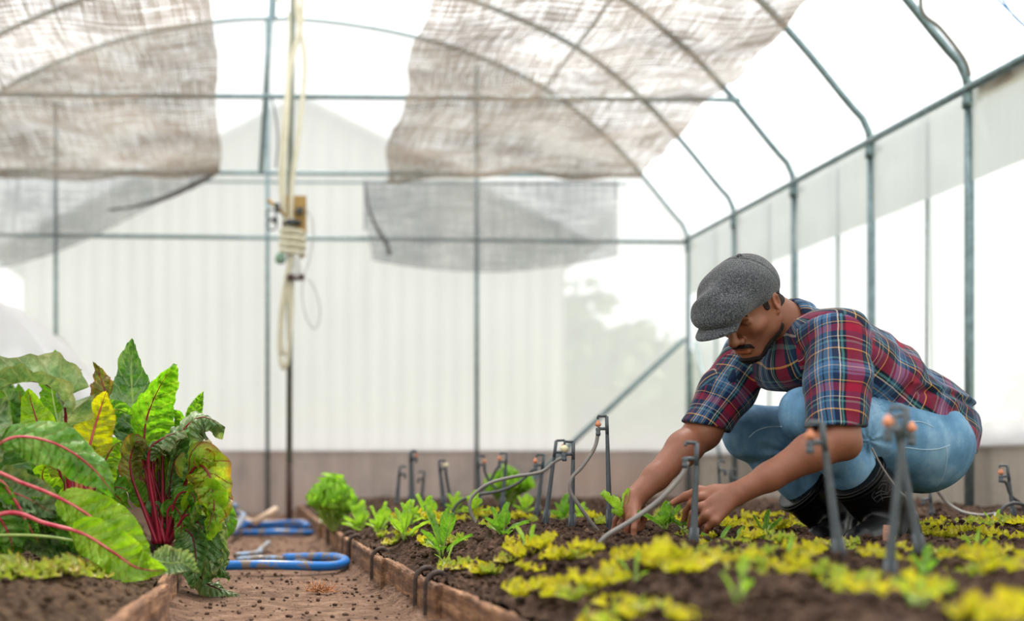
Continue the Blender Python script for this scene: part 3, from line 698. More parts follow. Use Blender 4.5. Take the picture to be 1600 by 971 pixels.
for i in range(n1): a = i * (n2 + 1) + n2; Fc.append((a, a + k, a + k + n2 + 1, a + n2 + 1))
for j in range(n2): Fc.append((j, j + k, j + k + 1, j + 1)); a = n1 * (n2 + 1) + j; Fc.append((a, a + 1, a + 1 + k, a + k))
mesh_obj('cap_peak', np.array(Vp) - MAN0, Fc, M_cap, cap).matrix_parent_inverse = Matrix.Identity(4)
m = MB(); m.lathe(H(-.028, .012, .139), [(0.001, .006), (.006, .005), (.009, .001), (.009, -.004)], HU, 14); m.build('cap_button', M_cap, cap, off=MAN0)
# ---- jeans
h = .0045
J = SDF([W(1110, 0, 3.8)[0], 3.2, .15], [2.08, 4.0, .66], h)
LH, LK, LA = W(1440, 695, 3.55), W(1262, 650, 3.375), W(1388, 812, 3.48)
RH, RK, RA = W(1395, 690, 3.76), W(1176, 678, 3.80), W(1312, 808, 3.82)
J.cone(LH, LK, .128, .068, .02); J.ell(LK + [-.005, -.004, .01], (.067, .062, .068), None, .02)
J.cone(LK, LK + (LA - LK) * .5, .064, .063, .012); J.cone(LK + (LA - LK) * .5, LK + (LA - LK) * .7, .060, .05, .01)
J.cone(RH, RK, .125, .080, .02); J.ell(RK + [-.010, -.004, .004], (.080, .072, .078), None, .02)
J.cone(RK, RK + (RA - RK) * .6, .076, .066, .012); J.cone(RK + (RA - RK) * .6, RK + (RA - RK) * .75, .06, .05, .01)
J.ell(W(1432, 700, 3.60), (.136, .135, .125), None, .03); J.ell(W(1405, 695, 3.76), (.125, .12, .12), None, .03)
J.cone(W(1420, 640, 3.68), W(1440, 690, 3.66), .11, .12, .03)
P = J.all()
# cloth folds: ridges radiating from the knee pit and the hip crease
def ridges(P, c, freq, amp, rad, ax):
    q = P - c; r = np.sqrt((q * q).sum(-1)); a = np.arctan2(q[..., 2], q[..., 0]) * freq + 3 * vnoise(P, 9); return amp * np.sin(a) * np.exp(-(r / rad) ** 2) * np.clip(r / .03, 0, 1)
fold = ridges(P, W(1345, 690, 3.40), 9, .0035, .12, None) + ridges(P, W(1365, 640, 3.45), 14, .0035, .11, None) + ridges(P, W(1235, 710, 3.74), 11, .005, .12, None) + .006 * (vnoise(P, 16) - .5)
J.F = (J.F + fold).astype(np.float32)
v, q = J.mesh()
t = NT('denim'); co = t.coord(); nz_ = t.noise(7, 6, co, .65); fine = t.noise(500, 3, co)
mpn = t.n('Mapping', {'Vector': co, 'Rotation': (0, .6, 0), 'Scale': (18, 18, 5)}); st = t.noise(1, 4, (mpn, 0))
f = t.math('ADD', t.math('MULTIPLY', nz_, .6), t.math('MULTIPLY', st, .4))
c_ = t.ramp(f, [(.34, lin((72, 110, 142))), (.5, lin((102, 144, 178))), (.66, lin((148, 182, 208)))])
c_ = t.mix(.25, c_, t.ramp(fine, [(.3, (.5, .5, .5, 1)), (.7, (1.2, 1.2, 1.2, 1))]), 'MULTIPLY')
M_denim = t.finish(t.pr(col=c_, rough=.85, normal=t.bump(t.math('ADD', fine, t.math('MULTIPLY', st, 1.5)), .35, .004), spec=.2))
jeans = decimate_free('jeans', v, q, M_denim, man, MAN0); jeans['label'] = 'light blue denim jeans'
M_stitch = simple('pale_stitching', (160, 186, 204), .8, 0, .1)
def on_surface(S, px, py, y0=3.15, y1=3.9):
    ys = np.linspace(y0, y1, 500); Pp = np.stack([W(px, py, y) for y in ys]); d = S.at(Pp); i = np.argmax(d < 0); return Pp[i] + [0, -.0008, 0] if d[i] < 0 else None
def seam(S, pts, name, r, mat, parent, label=None):
    pl = spline([(a, b, 0) for a, b in pts], 40); Pp = [on_surface(S, a, b) for a, b, _ in pl]; Pp = [p for p in Pp if p is not None]
    if len(Pp) > 3:
        m = MB(); m.tube(np.array(Pp), r, 6); o = m.build(name, mat, parent, off=MAN0)
        if label: o['label'] = label
seam(J, [(1404, 706), (1413, 700), (1440, 703), (1465, 702), (1484, 696)], 'stitching', .0014, M_stitch, jeans, 'pale stitching along the back pocket')
seam(J, [(1413, 702), (1411, 720), (1400, 742), (1404, 752)], 'stitching', .0013, M_stitch, jeans)
seam(J, [(1478, 698), (1479, 720), (1473, 745), (1462, 762)], 'stitching', .0013, M_stitch, jeans)
seam(J, [(1420, 659), (1440, 660), (1458, 668)], 'stitching', .0013, M_stitch, jeans)
seam(J, [(1170, 684), (1182, 674), (1200, 668), (1222, 667)], 'stitching', .0016, M_stitch, jeans, 'curved knee seam of the far leg')
# ---- boots
t = NT('black_rubber'); n_ = t.noise(12, 4, t.coord()); M_rubber = t.finish(t.pr(col=lin((8, 8, 10)), rough=t.ramp(n_, [(.35, (.25,) * 3 + (1,)), (.7, (.5,) * 3 + (1,))]), spec=.28))
t = NT('dusty_rubber'); n_ = t.noise(60, 5, t.coord()); M_sole = t.finish(t.pr(col=t.ramp(n_, [(.4, lin((16, 16, 18))), (.75, lin((60, 54, 50)))]), rough=.8))
def boot(top, ank, heel, toe, rt, ra, label, rimdir):
    B = SDF(np.minimum.reduce([top, ank, heel, toe]) - .12, np.maximum.reduce([top, ank, heel, toe]) + .12, .004)
    B.cone(top, top + (ank - top) * .55, rt, rt * .93, .01); B.cone(top + (ank - top) * .55, ank, rt * .93, ra, .02)
    B.cone(ank, heel, ra, .040, .02); B.cone(ank + (heel - ank) * .4, toe, .046, .036, .03); B.cone(heel, toe, .038, .034, .02)
    Pb = B.all(); ax = unit(ank - top); d = (Pb - top) @ ax
    B.F = np.maximum(B.F, (-d - .004).astype(np.float32))
    sole = min(heel[2], toe[2]) - .036; tl = (Pb[..., 0] - toe[0]) / (heel[0] - toe[0] + 1e-6)
    B.F = np.maximum(B.F, (toe[2] - .034 + (heel[2] - toe[2]) * tl - Pb[..., 2]).astype(np.float32))
    wr = .004 * np.sin(d * 120 + 6 * vnoise(Pb, 10)) * np.exp(-((d - np.linalg.norm(ank - top)) / .05) ** 2) + .003 * (vnoise(Pb, 20) - .5)
    B.F = (B.F + wr).astype(np.float32); vv, qq = B.mesh()
    o = decimate_free('boot', vv, qq, M_rubber, man, MAN0); o['label'] = label
    m = MB(); rr = rt + .002; u = unit(np.cross(ax, [0, 1, 0])); w = np.cross(ax, u)
    for off_, r_ in ((.004, .0035), (.016, .0018)):
        m.tube([top + ax * off_ + (u * math.cos(a) + w * math.sin(a)) * rr for a in np.linspace(0, 2 * math.pi, 40)], r_, 8, False)
    m.build('boot_rim', M_rubber, o, off=MAN0)
    m = MB(); sp = []
    for i in range(25):
        f_ = i / 24; p = toe + (heel - toe) * f_; sp.append((p, .036 + .004 * math.sin(f_ * math.pi) - .01 * abs(f_ - .45)))
    Vs = []; 
    nrm = unit(np.cross(heel - toe, [0, 1, 0])); nrm = nrm if nrm[2] > 0 else -nrm
    for sgn in (0, 1):
        for i in range(32):
            a = 2 * math.pi * i / 32; L_ = (np.linalg.norm(heel - toe) / 2 + .042); ex = math.cos(a) * L_; wy = math.sin(a) * (.040 + .006 * math.cos(a) * -1)
            Vs.append((heel + toe) / 2 + unit(heel - toe) * ex + np.array([0, wy, 0]) - nrm * (.030 + .014 * sgn))
    m.add(Vs, [(i, (i + 1) % 32, 32 + (i + 1) % 32, 32 + i) for i in range(32)] + [tuple(range(32))[::-1], tuple(range(32, 64))]); m.build('sole', M_sole, o, False, off=MAN0)
    return o, B
bl, BL = boot(W(1335, 742, 3.425), W(1392, 806, 3.48), W(1412, 832, 3.50), W(1345, 846, 3.31), .076, .056, 'near black rubber boot with an embossed crest', 1)
br, BR = boot(W(1250, 762, 3.81), W(1312, 812, 3.83), W(1338, 832, 3.84), W(1282, 843, 3.66), .078, .060, 'far black rubber boot', 1)
M_emb = simple('raised_rubber', (44, 44, 48), .4, 0, .1)
for pts in ([(1369, 762), (1374, 754), (1384, 752), (1390, 758), (1388, 766)], [(1372, 764), (1378, 757), (1385, 759), (1383, 768)], [(1368, 772), (1376, 768), (1386, 770), (1392, 764)],
            [(1364, 780), (1374, 774), (1388, 772)], [(1370, 786), (1378, 779), (1392, 776)], [(1378, 762), (1376, 772), (1379, 783)], [(1366, 768), (1362, 776), (1368, 784)]):
    seam(BL, pts, 'emblem', .0012, M_emb, bl)
# ---- shirt
h = .0045
S = SDF([W(1050, 0, 3.7)[0], 3.15, .40], [2.12, 4.0, .92], h)
def put(S, a, b, ra, rb, k=.03): S.cone(a, b, ra, rb, k)
put(S, W(1302, 556, 3.47), W(1372, 600, 3.52), .112, .108); put(S, W(1372, 600, 3.52), W(1432, 654, 3.56), .108, .112)
put(S, W(1272, 556, 3.64), W(1350, 600, 3.70), .110, .106); put(S, W(1350, 600, 3.70), W(1420, 650, 3.74), .106, .112)
S.cone(LS + [-.02, .05, 0], RS + [.03, -.05, 0], .070, .070, .05); S.cone(NB + [.01, 0, -.02], CH, .070, .11, .04)
S.ell(W(1240, 575, 3.55), (.10, .13, .075), None, .04)
# shirt tail draped over the seat
T_ = S.clone()
T_.ell(W(1436, 692, 3.60), (.148, .148, .142), None, .03); T_.ell(W(1415, 690, 3.76), (.14, .13, .135), None, .03); T_.cone(W(1425, 640, 3.64), W(1452, 660, 3.66), .125, .125, .04)
P = T_.all(); px = VX + P[..., 0] * F_PX / 3.6; py = VY - (P[..., 2] - HC) * F_PX / 3.6
dl = ((px - 1361) * .594 - (py - 616) * .804); wob = 6 * np.sin(px / 17.) + 4 * np.sin(px / 7.)
T_.F = np.maximum(T_.F, (-(dl + wob * .6) / 555).astype(np.float32)); T_.F = np.maximum(T_.F, -(T_.F + .08)*0 + T_.F)
kk = .012; hh = np.clip(.5 + .5 * (S.F - T_.F) / kk, 0, 1); S.F = (S.F * (1 - hh) + T_.F * hh - kk * hh * (1 - hh)).astype(np.float32)
# sleeves
def sleeve(A, B, ra, rb, cpt, cn, bulge):
    Z = S.clone()
    M_ = A + (B - A) * .45 + bulge; Z.cone(A, M_, ra, ra * .96, .03); Z.cone(M_, B, ra * .96, rb, .03)
    Pz = P; Z.F = np.maximum(Z.F, ((Pz - cpt) @ unit(cn)).astype(np.float32))
    arm_in = None
    hh = np.clip(.5 + .5 * (S.F - Z.F) / .018, 0, 1); S.F = (S.F * (1 - hh) + Z.F * hh - .018 * hh * (1 - hh)).astype(np.float32)
sleeve(W(1308, 532, 3.37), W(1305, 680, 3.255), .075, .070, W(1305, 665, 3.25), [.03, 0, -1], np.array([.004, -.006, 0]))
sleeve(W(1170, 564, 3.69), W(1096, 676, 3.64), .072, .059, W(1098, 665, 3.64), [-.26, 0, -1], np.array([0, 0, 0]))
# the cloth always lies outside the body it covers
Bf = np.stack([G.at(P[i]) for i in range(P.shape[0])]) - .0095
Bf = np.where((P[..., 0] > G.lo[0]) & (P[..., 0] < 2.01), Bf, .08)
ncd = unit(H(-.035, 0, -.055) - NB); qn = P - NB; al = qn @ ncd; rad = np.sqrt(np.maximum((qn * qn).sum(-1) - al * al, 0))
Bf = np.maximum(Bf, np.where((rad < .088) & (al > -.03), al - .018, -1.))
Bf = np.maximum(Bf, .168 - np.sqrt(((P - H(.02, 0, .0)) ** 2).sum(-1)))
Bf = np.maximum(Bf, np.where(P[..., 1] < 3.42, W(1305, 663, 3.25)[2] - P[..., 2], -1.))
Bf = np.maximum(Bf, np.where(P[..., 0] < W(1180, 0, 3.66)[0], (P - W(1098, 663, 3.64)) @ unit([-.26, 0, -1]), -1.))
Bf = np.maximum(Bf, W(1305, 690, 3.6)[2] - P[..., 2])
kk = .02; hh = np.clip(.5 + .5 * (S.F - Bf) / kk, 0, 1); S.F = (S.F * (1 - hh) + Bf * hh - kk * hh * (1 - hh)).astype(np.float32)
# folds
q1 = P - LS; rr = np.sqrt((q1 * q1).sum(-1))
arm_w = np.exp(-(((px - 1305) / 50) ** 2)) * (P[..., 1] < 3.42)
f_ = .0058 * np.sin(py / 8.5 + px / 18. + 4.5 * vnoise(P, 11)) * arm_w * np.clip((680 - py) / 60, .15, 1) * np.clip((py - 560) / 30, 0, 1)
f_ = f_ + .0105 * np.sin((px * .42 + py * .9) / 9.5 + 5 * vnoise(P, 7)) * np.exp(-(((px - 1385) / 40) ** 2 + ((py - 580) / 55) ** 2))
f_ = f_ + .007 * np.sin((px * -.2 + py) / 8 + 4 * vnoise(P, 8)) * np.exp(-(((px - 1455) / 60) ** 2 + ((py - 640) / 40) ** 2))
f_ = f_ + .006 * np.sin((px + py * .3) / 9 + 4 * vnoise(P, 8)) * np.exp(-(((px - 1200) / 60) ** 2 + ((py - 600) / 50) ** 2))
f_ = f_ + .012 * (vnoise(P, 12) - .5) + .005 * (vnoise(P, 30) - .5)
# armhole seam groove
d_arm = np.abs((P - W(1322, 520, 3.34)) @ unit([.55, .55, .55])); f_ = f_ + .004 * np.exp(-(d_arm / .004) ** 2) * np.exp(-(rr / .10) ** 2)
# pleat where the shirt back folds above the tail
d_pl = (px - 1380) * -.05 + (py - 606) - .12 * np.maximum(px - 1460, 0) * 1.8
f_ = f_ - .007 * np.exp(-(d_pl / 5.) ** 2) * (px > 1370) + .010 * np.exp(-((d_pl - 11) / 5.) ** 2) * (px > 1385)
S.F = (S.F + f_).astype(np.float32)
v, q = S.mesh()
# cloth coordinates: torso, left sleeve, right sleeve
AX = unit(W(1302, 556, 3.5) - W(1425, 655, 3.6)); AL = unit(W(1300, 540, 3.37) - W(1305, 680, 3.25)); AR = unit(W(1178, 560, 3.69) - W(1096, 676, 3.64))
def cyl(Pp, o, ax, r):
    u = unit(np.cross(ax, [0, 1, 0])); w = np.cross(ax, u); d = Pp - o; return np.stack([np.arctan2(d @ u, d @ w) * r, d @ ax], -1)
def uvf(Pp, g):
    if g is None:
        a = W(1312, 600, 3.31); dL = np.linalg.norm(np.cross(Pp - a, AL), axis=1); b_ = W(1137, 620, 3.66); dR = np.linalg.norm(np.cross(Pp - b_, AR), axis=1)
        g_ = np.zeros(len(Pp), int); g_[(dL < .102) & (((Pp - W(1322, 520, 3.34)) @ unit([.55, .55, .55])) < 0) & (Pp[:, 1] < 3.44)] = 1
        g_[(dR < .080) & (Pp[:, 0] < W(1172, 0, 3.68)[0]) & (Pp[:, 1] > 3.5)] = 2; return g_
    if g == 0:
        uv = cyl(Pp, W(1372, 605, 3.62), AX, .15); return uv
    if g == 1: return cyl(Pp, W(1308, 663, 3.27), AL, .075) + [.012, .0]
    return cyl(Pp, W(1098, 668, 3.64), AR, .068) + [.03, .0]
uvf.per = np.array([2 * math.pi * .15, 2 * math.pi * .075, 2 * math.pi * .068])
t = NT('madras_plaid'); uv = t.coord('UV'); sx = t.n('SeparateXYZ', {0: uv}); PER = .172
wob_ = t.math('MULTIPLY_ADD', t.noise(9, 2, uv), .012, -.006)
def fr(out, add): return t.math('FRACT', t.math('ADD', t.math('MULTIPLY', t.math('ADD', (sx, out), wob_), 1 / PER), add))
navy, navy2, crim, blue, teal, yel, wht, dk = [lin(c) for c in ((24, 44, 76), (14, 26, 48), (140, 24, 54), (66, 108, 146), (74, 126, 126), (214, 166, 84), (200, 190, 172), (12, 18, 30))]
st1 = [(0, navy), (.10, teal), (.125, navy), (.16, yel), (.169, navy2), (.24, crim), (.44, dk), (.47, teal), (.50, dk), (.515, wht), (.53, navy), (.60, blue), (.64, yel), (.648, blue), (.70, dk), (.715, blue), (.77, wht), (.782, blue), (.82, yel), (.829, navy), (.93, crim), (.96, navy2)]
st2 = [(0, yel), (.016, navy), (.12, teal), (.15, navy2), (.20, wht), (.212, navy), (.30, crim), (.42, navy2), (.45, yel), (.464, navy), (.56, blue), (.60, dk), (.615, blue), (.68, wht), (.692, blue), (.76, navy), (.80, teal), (.83, navy2), (.93, dk)]
A_ = t.ramp(fr(0, 5.3), st1, 'CONSTANT'); B_ = t.ramp(fr(1, 5.0), st2, 'CONSTANT')
mx = t.mix(.44, A_, B_); bw = t.noise(700, 2, t.coord())
mx = t.mix(.35, mx, t.ramp(bw, [(.3, (.6, .6, .6, 1)), (.7, (1.25, 1.25, 1.25, 1))]), 'MULTIPLY')
mx = t.mix(1.0, mx, (1.05, .98, 1.0, 1), 'MULTIPLY')
M_plaid = t.finish(t.pr(col=mx, rough=.9, normal=t.bump(t.math('ADD', bw, t.math('MULTIPLY', t.noise(60, 3, t.coord()), 2.0)), .3, .004), sheen=.1, spec=.15))
shirt = decimate_free('shirt', v, q, M_plaid, man, MAN0, uvf=uvf); shirt['label'] = 'short-sleeved madras plaid shirt in navy, crimson and yellow'
# collar: stand and fold round the neck
cd = unit(H(-.035, 0, -.055) - NB); cu = unit(np.cross(cd, [0, 1, 0])); cw = np.cross(cd, cu)
cfront = unit(HF - cd * (HF @ cd)); cside = np.cross(cd, cfront)
Vc = []; Uc = []; nA, nB = 56, 12; c0 = NB + cd * .000
for i in range(nA):
    a = math.pi * (2 * i / (nA - 1) - 1) * .90; fr_ = abs(a) / (math.pi * .9)
    for j in range(nB):
        f_ = j / (nB - 1)
        if f_ < .4: r = .066 + .003 * f_; z = .0 + .040 * f_ / .4
        else:
            g_ = (f_ - .4) / .6; r = .0675 + .011 * math.sin(min(1, g_ * 2.2) * 1.57) + .006 * g_; z = .042 - (.046 + .035 * max(0, fr_ - .78) / .22) * g_
        d_ = cfront * (-math.cos(a)) + cside * math.sin(a)
        Vc.append(c0 + d_ * r * (1 + .10 * (-math.cos(a)) * 0) + cd * (z + .012 - .022 * (-math.cos(a)))); Uc.append((a * .07, z * 1.0 + .3))
Fc = [(i * nB + j, (i + 1) * nB + j, (i + 1) * nB + j + 1, i * nB + j + 1) for i in range(nA - 1) for j in range(nB - 1)]
col = mesh_obj('collar', np.array(Vc) - MAN0, Fc, M_plaid, shirt, uv=Uc); md = col.modifiers.new('thickness', 'SOLIDIFY'); md.thickness = .003; md.offset = 0
# ------------------------------------------------------------------ plank edging
def wood(name, a, b_, c_):
    t = NT(name); n1 = t.noise(3, 6, t.coord('Object', (14, 1.2, 14)), .7); n2 = t.noise(22, 5, t.coord())
    c = t.mix(.5, t.ramp(n1, [(.3, lin(a)), (.5, lin(b_)), (.72, lin(c_))]), t.ramp(n2, [(.35, (.45, .42, .4, 1)), (.6, (1, 1, 1, 1))]), 'MULTIPLY')
    return t.finish(t.pr(col=c, rough=.9, normal=t.bump(t.math('ADD', n1, n2), .7, .01)))
M_wood = wood('weathered_plank', (64, 44, 32), (126, 88, 62), (196, 152, 112))
M_rust = simple('rusty_rebar', (70, 56, 50), .7, .3, .35, 60, .6)
def plank(pts, zt, th, label, seed, side=1, grp=None):
    P = spline([(x, y, 0) for x, y in pts], 60); T = np.gradient(P, axis=0); T /= np.linalg.norm(T, axis=1)[:, None]; N = np.stack([T[:, 1], -T[:, 0], T[:, 2] * 0], -1)
    V = []; rows = [(-.5, -.03), (-.52, .0), (-.5, .5), (-.47, .94), (-.36, 1.0), (.36, 1.0), (.47, .94), (.5, .5), (.5, -.03)]
    for i, p in enumerate(P):
        for q, (u, v_) in enumerate(rows):
            z = v_ * (zt[0] + (zt[1] - zt[0]) * i / 59) if v_ > 0 else -.03
            w = .005 * (float(vnoise(p * 30 + seed + q * .3)) - .5) + .006 * (float(vnoise(p * 9 + seed)) - .5)
            V.append(p + N[i] * (u * th + w) + np.array([0, 0, z + (.008 * (float(vnoise(p * 18 + seed + q)) - .5) if v_ > .9 else 0)]))
    k = len(rows); Fc = [(i * k + j, (i + 1) * k + j, (i + 1) * k + (j + 1) % k, i * k + (j + 1) % k) for i in range(59) for j in range(k)] + [tuple(range(k)), tuple(59 * k + j for j in range(k))[::-1]]
    tag(mesh_obj('plank', np.array(V), Fc, M_wood, smooth=False), label, 'plank', grp)
px_ = lambda y, o=0: (float(plank_x(y)) + o, y)
plank([px_(1.3), px_(1.7), px_(2.16, .005)], (.10, .098), .022, 'nearest edging plank of the right bed, blurred at the bottom of the photo', 1)
plank([px_(2.10, -.012), px_(2.5, .0), px_(2.93, .003)], (.102, .098), .02, 'edging plank running under the two hooked rods', 2)
plank([px_(2.86, -.012), px_(3.3, -.003), px_(3.72, .0)], (.098, .100), .02, 'edging plank between the paired hooks and the blue hose coil', 3)
plank([px_(3.66, -.012), px_(4.2), px_(4.75, .0)], (.100, .10), .022, 'edging plank beside the near blue hose coil', 4)
plank([px_(4.68, -.014), px_(5.3), px_(6.2, .0)], (.10, .102), .022, 'edging plank below the leafy lettuce bush', 5)
plank([px_(6.1, -.012), px_(7.5), px_(9.3)], (.10, .10), .022, 'farthest edging plank of the right bed', 6)
lx_ = lambda y, o=0: (float(lplank_x(y)) + o, y)
plank([(-.40, 1.2), lx_(1.9, -.01), lx_(2.5, .0), (-.222, 2.80), (-.232, 2.95)], (.105, .10), .024, 'curved edging board of the left bed at the bottom of the photo', 7)
plank([lx_(2.95, -.004), lx_(4), lx_(5.5)], (.09, .09), .022, 'edging plank of the left bed hidden below the chard', 8)
plank([lx_(5.45), lx_(7), lx_(9.3)], (.09, .09), .022, 'far edging plank of the left bed', 9)
def hook(px, py, Y, s_, label, dx=.035):
    p = W(px, py, Y); x0 = float(plank_x(Y))
    P = [(x0 - .018, Y, -.01), (x0 - .019, Y, .05), (x0 - .016, Y, .10), (x0 + .004, Y, .118), (x0 + .024, Y + .005, .112), (x0 + .03, Y + .005, .07), (x0 + .03, Y + .005, .0)]
    m = MB(); m.tube(spline(P, 30), .0062 * s_, 8); e = np.array([x0, Y, 0]); o = m.build('bent_rod', M_rust, off=e); o.location = tuple(e); tag(o, label, 'bent rod')
for Y, s_, l in ((2.98, 1.15, 'dark bent rod hooked over the plank, nearer of the close pair'), (3.12, 1.1, 'dark bent rod hooked over the plank, farther of the close pair'), (3.86, 1.1, 'dark bent rod over the plank by the near hose coil'),
                 (4.62, 1.1, 'dark bent rod over the plank, fourth from the viewer'), (4.85, 1.0, 'dark bent rod right behind the fourth one'), (5.6, 1.0, 'farthest dark bent rod, below the lettuce bush')):
    hook(0, 0, Y, s_, l)
# ------------------------------------------------------------------ hoses on the path
def hose_mat(name, col, dirt):
    t = NT(name); nz = t.noise(22, 6, t.coord(), .7)
    return t.finish(t.pr(col=t.ramp(nz, [(dirt, lin((120, 108, 98))), (dirt + .05, lin(col))]), rough=.35, normal=t.bump(nz, .15, .005)))
M_blue = hose_mat('blue_hose', (22, 110, 190), .44); M_blue2 = hose_mat('grey_dirty_hose', (120, 150, 185), .5)
def loop(c, rx, ry, r, a0, a1, z, wob=.0, n=70):
    return [(c[0] + rx * math.cos(a) * (1 + wob * math.sin(2 * a)), c[1] + ry * math.sin(a), z + .006 * math.sin(3 * a)) for a in np.linspace(a0, a1, n)]
e = empty("garden_hose", (.05, 4.6, .02)); tag(e, 'blue garden hose lying in a flat coil on the path beside the chard', 'hose')
P = loop((.0, 4.50), .295, .24, 0, -4.2, 1.3, .034, .03)
m = MB(); m.tube(P, .0165, 14); m.build('coil', M_blue, e, off=e.location)
P = spline([W(372, 882, 4.75), W(405, 877, 4.85), W(440, 878, 4.8), W(470, 884, 4.7), W(520, 886, 4.72)], 40); P[:, 2] = np.maximum(P[:, 2], .02)
m = MB(); m.tube(P, .013, 12); m.build('loose_end', M_blue2, e, off=e.location)
P = spline([(-.10, 4.86, .03), (-.02, 5.0, .03), (.0, 5.3, .03), (.03, 5.6, .035)], 30); m = MB(); m.tube(P, .012, 12); m.build('link_piece', M_blue2, e, off=e.location)
e = empty('garden_hose', (.1, 6.9, .02)); tag(e, 'blue garden hose coiled on the path around the foot of the cable pole', 'hose')
m = MB(); m.tube(loop((.08, 6.95), .235, .42, 0, -2.4, 3.6, .03, .02), .017, 14); m.build('coil', M_blue, e, off=e.location)
m = MB(); m.tube(loop((.0, 6.9), .24, .34, 0, -.2, 4.2, .055, .05), .016, 14); m.build('coil', M_blue, e, off=e.location)
P = spline([W(360, 822, 6.2), W(362, 832, 6.2), W(380, 806, 6.9), W(358, 800, 7.1), W(368, 790, 7.0)], 30); P[:, 2] = np.maximum(P[:, 2], .03); m = MB(); m.tube(P, .017, 12); m.build('loose_end', M_blue2, e, off=e.location)
M_tan = hose_mat('tan_hose', (206, 176, 148), .3)
P = spline([(-.20, 7.35, .12), (-.12, 7.4, .06), (0, 7.5, .03), (.25, 7.55, .03)], 30); m = MB(); m.tube(P, .03, 12); tag(m.build('bamboo_cane', M_tan), 'tan cane lying on the path beyond the far hose coil', 'cane')
P = spline([W(395, 824, 7.0), W(415, 812, 7.0), W(432, 802, 7.05)], 12); P[:, 2] += .02; m = MB(); m.tube(P, .02, 10); tag(m.build('bamboo_cane', M_tan), 'short tan cane resting across the far blue hose coil', 'cane')
# dry leaf tuft on the path
m = MB(); rr = np.random.default_rng(4)
for _ in range(70):
    c = np.array([.165 + rr.normal() * .018, 3.62 + rr.normal() * .02, .012]); d = unit([rr.normal(), rr.normal() * .5, abs(rr.normal()) * .5]); m.tube([c, c + d * .02 + [0, 0, .004], c + d * .035], [.0012, .001, .0005], 5)
tag(m.build('dry_grass_tuft', simple('straw', (176, 122, 82), .9, 0, .2)), 'small tuft of dry orange-brown grass lying on the path', 'dry grass')
# ------------------------------------------------------------------ centre pole with cables
YP = 7.86
M_pole = simple('grey_painted_pole', (118, 124, 112), .5, .3, .2, 12); M_brown = simple('rusty_pole_foot', (74, 52, 48), .7, .1, .2, 20)
M_cab = simple('cream_cable', (214, 208, 184), .5, 0, .08); M_board = simple('ochre_board', (170, 136, 78), .7, 0, .2, 8); M_blk = simple('dark_fitting', (52, 56, 60), .5, 0, .2)
pb_ = W(452, 829, YP); e = empty('cable_pole', (pb_[0], YP, 0)); tag(e, 'grey centre pole with rusty brown foot standing on the path', 'pole')
m = MB(); m.tube([W(452, 725, YP), W(453, 300, YP), (pb_[0] + .03, YP, 3.80)], .019, 12); m.build('shaft', M_pole, e, off=e.location)
m = MB(); m.tube([(pb_[0], YP, -.02), W(452, 723, YP)], .021, 12); m.build('foot', M_brown, e, off=e.location)
Yc = YP - .05
def cabl(name, pts, r, mat, label, cat='cable', n=50, grp=None):
    P = spline([W(a, b, (c if c else Yc)) for a, b, c in pts], n); m = MB(); m.tube(P, r, 8); tag(m.build(name, mat), label, cat, grp)
cabl('cable', [(474, -30, 0), (470, 40, 0), (458, 85, 0), (451, 130, 0), (447, 200, 0), (443, 260, 0), (444, 330, 0), (452, 362, 0)], .016, M_cab, 'cream cable running straight down the pole to the coil')
cabl('cable', [(461, -30, 0), (466, 30, 0), (473, 65, 0), (477, 105, 0), (472, 160, 0), (464, 230, 0), (456, 290, 0), (455, 360, 0)], .014, M_cab, 'cream cable bowing out to the right of the pole')
cabl('cable', [(424, -20, 0), (440, 8, 0), (452, 30, 0), (449, 120, 0), (440, 220, 0), (438, 300, 0), (449, 365, 0)], .008, M_cab, 'thin cream cable curving in from the upper left of the pole')
cabl('cable', [(424, 150, 0), (432, 190, 0), (434, 225, 0), (431, 262, 0)], .005, M_blk, 'thin dark wire hanging left of the pole')
cabl('cable_loop', [(455, 398, 0), (446, 440, 0), (438, 500, 0), (437, 550, 0), (443, 576, 0), (450, 560, 0), (453, 500, 0), (452, 430, 0)], .014, M_cab, 'cream cable loop hanging below the coil, outer loop')
cabl('cable_loop', [(458, 398, 0), (451, 440, 0), (442, 500, 0), (441, 540, 0), (446, 556, 0), (453, 530, 0), (457, 470, 0), (457, 420, 0)], .009, M_cab, 'cream cable loop hanging below the coil, shorter inner loop')
cabl('wire_loop', [(477, 325, 0), (488, 345, 0), (489, 375, 0), (482, 410, 0), (476, 430, 0), (472, 460, 0), (478, 495, 0), (490, 514, 0), (498, 505, 0), (500, 480, 0), (490, 448, 0), (478, 434, 0)], .0035, simple('thin_grey_wire', (170, 170, 166), .5), 'thin grey wire dangling in a long loop right of the pole')
e = empty('switch_board', W(462, 336, Yc - .0)); tag(e, 'ochre wooden board with dark fittings fixed to the centre pole', 'switch board')
c = W(460, 336, Yc + .02); m = MB(); m.box(c, (.148, .03, .23)); m.build('board', M_board, e, False, off=e.location)
for a, b_, w, h_ in ((433, 325, .03, .05), (468, 330, .04, .035), (430, 345, .03, .03)): m = MB(); m.box(W(a, b_, Yc - .02), (w, .05, h_)); m.build('fitting', M_blk, e, False, off=e.location)
for k_, (a, b_) in enumerate(((424, 335), (425, 352))):
    m = MB(); c = W(a, b_, Yc); m.tube([c + np.array([math.cos(q) * .03, .01 * math.sin(2 * q), math.sin(q) * .03]) for q in np.linspace(0, 6.28, 30)], .005, 6, False); m.build('cable_loop', M_blk, e, off=e.location)
m = MB(); c = W(434, 325, Yc - .01); m.tube([c + [-.06, 0, .05], c, c + [.05, 0, -.05]], .012, 8); m.build('bracket', M_board, e, off=e.location)
e = empty('cable_coil', W(457, 375, Yc)); tag(e, 'cream cable wound in tight rings around the centre pole', 'cable')
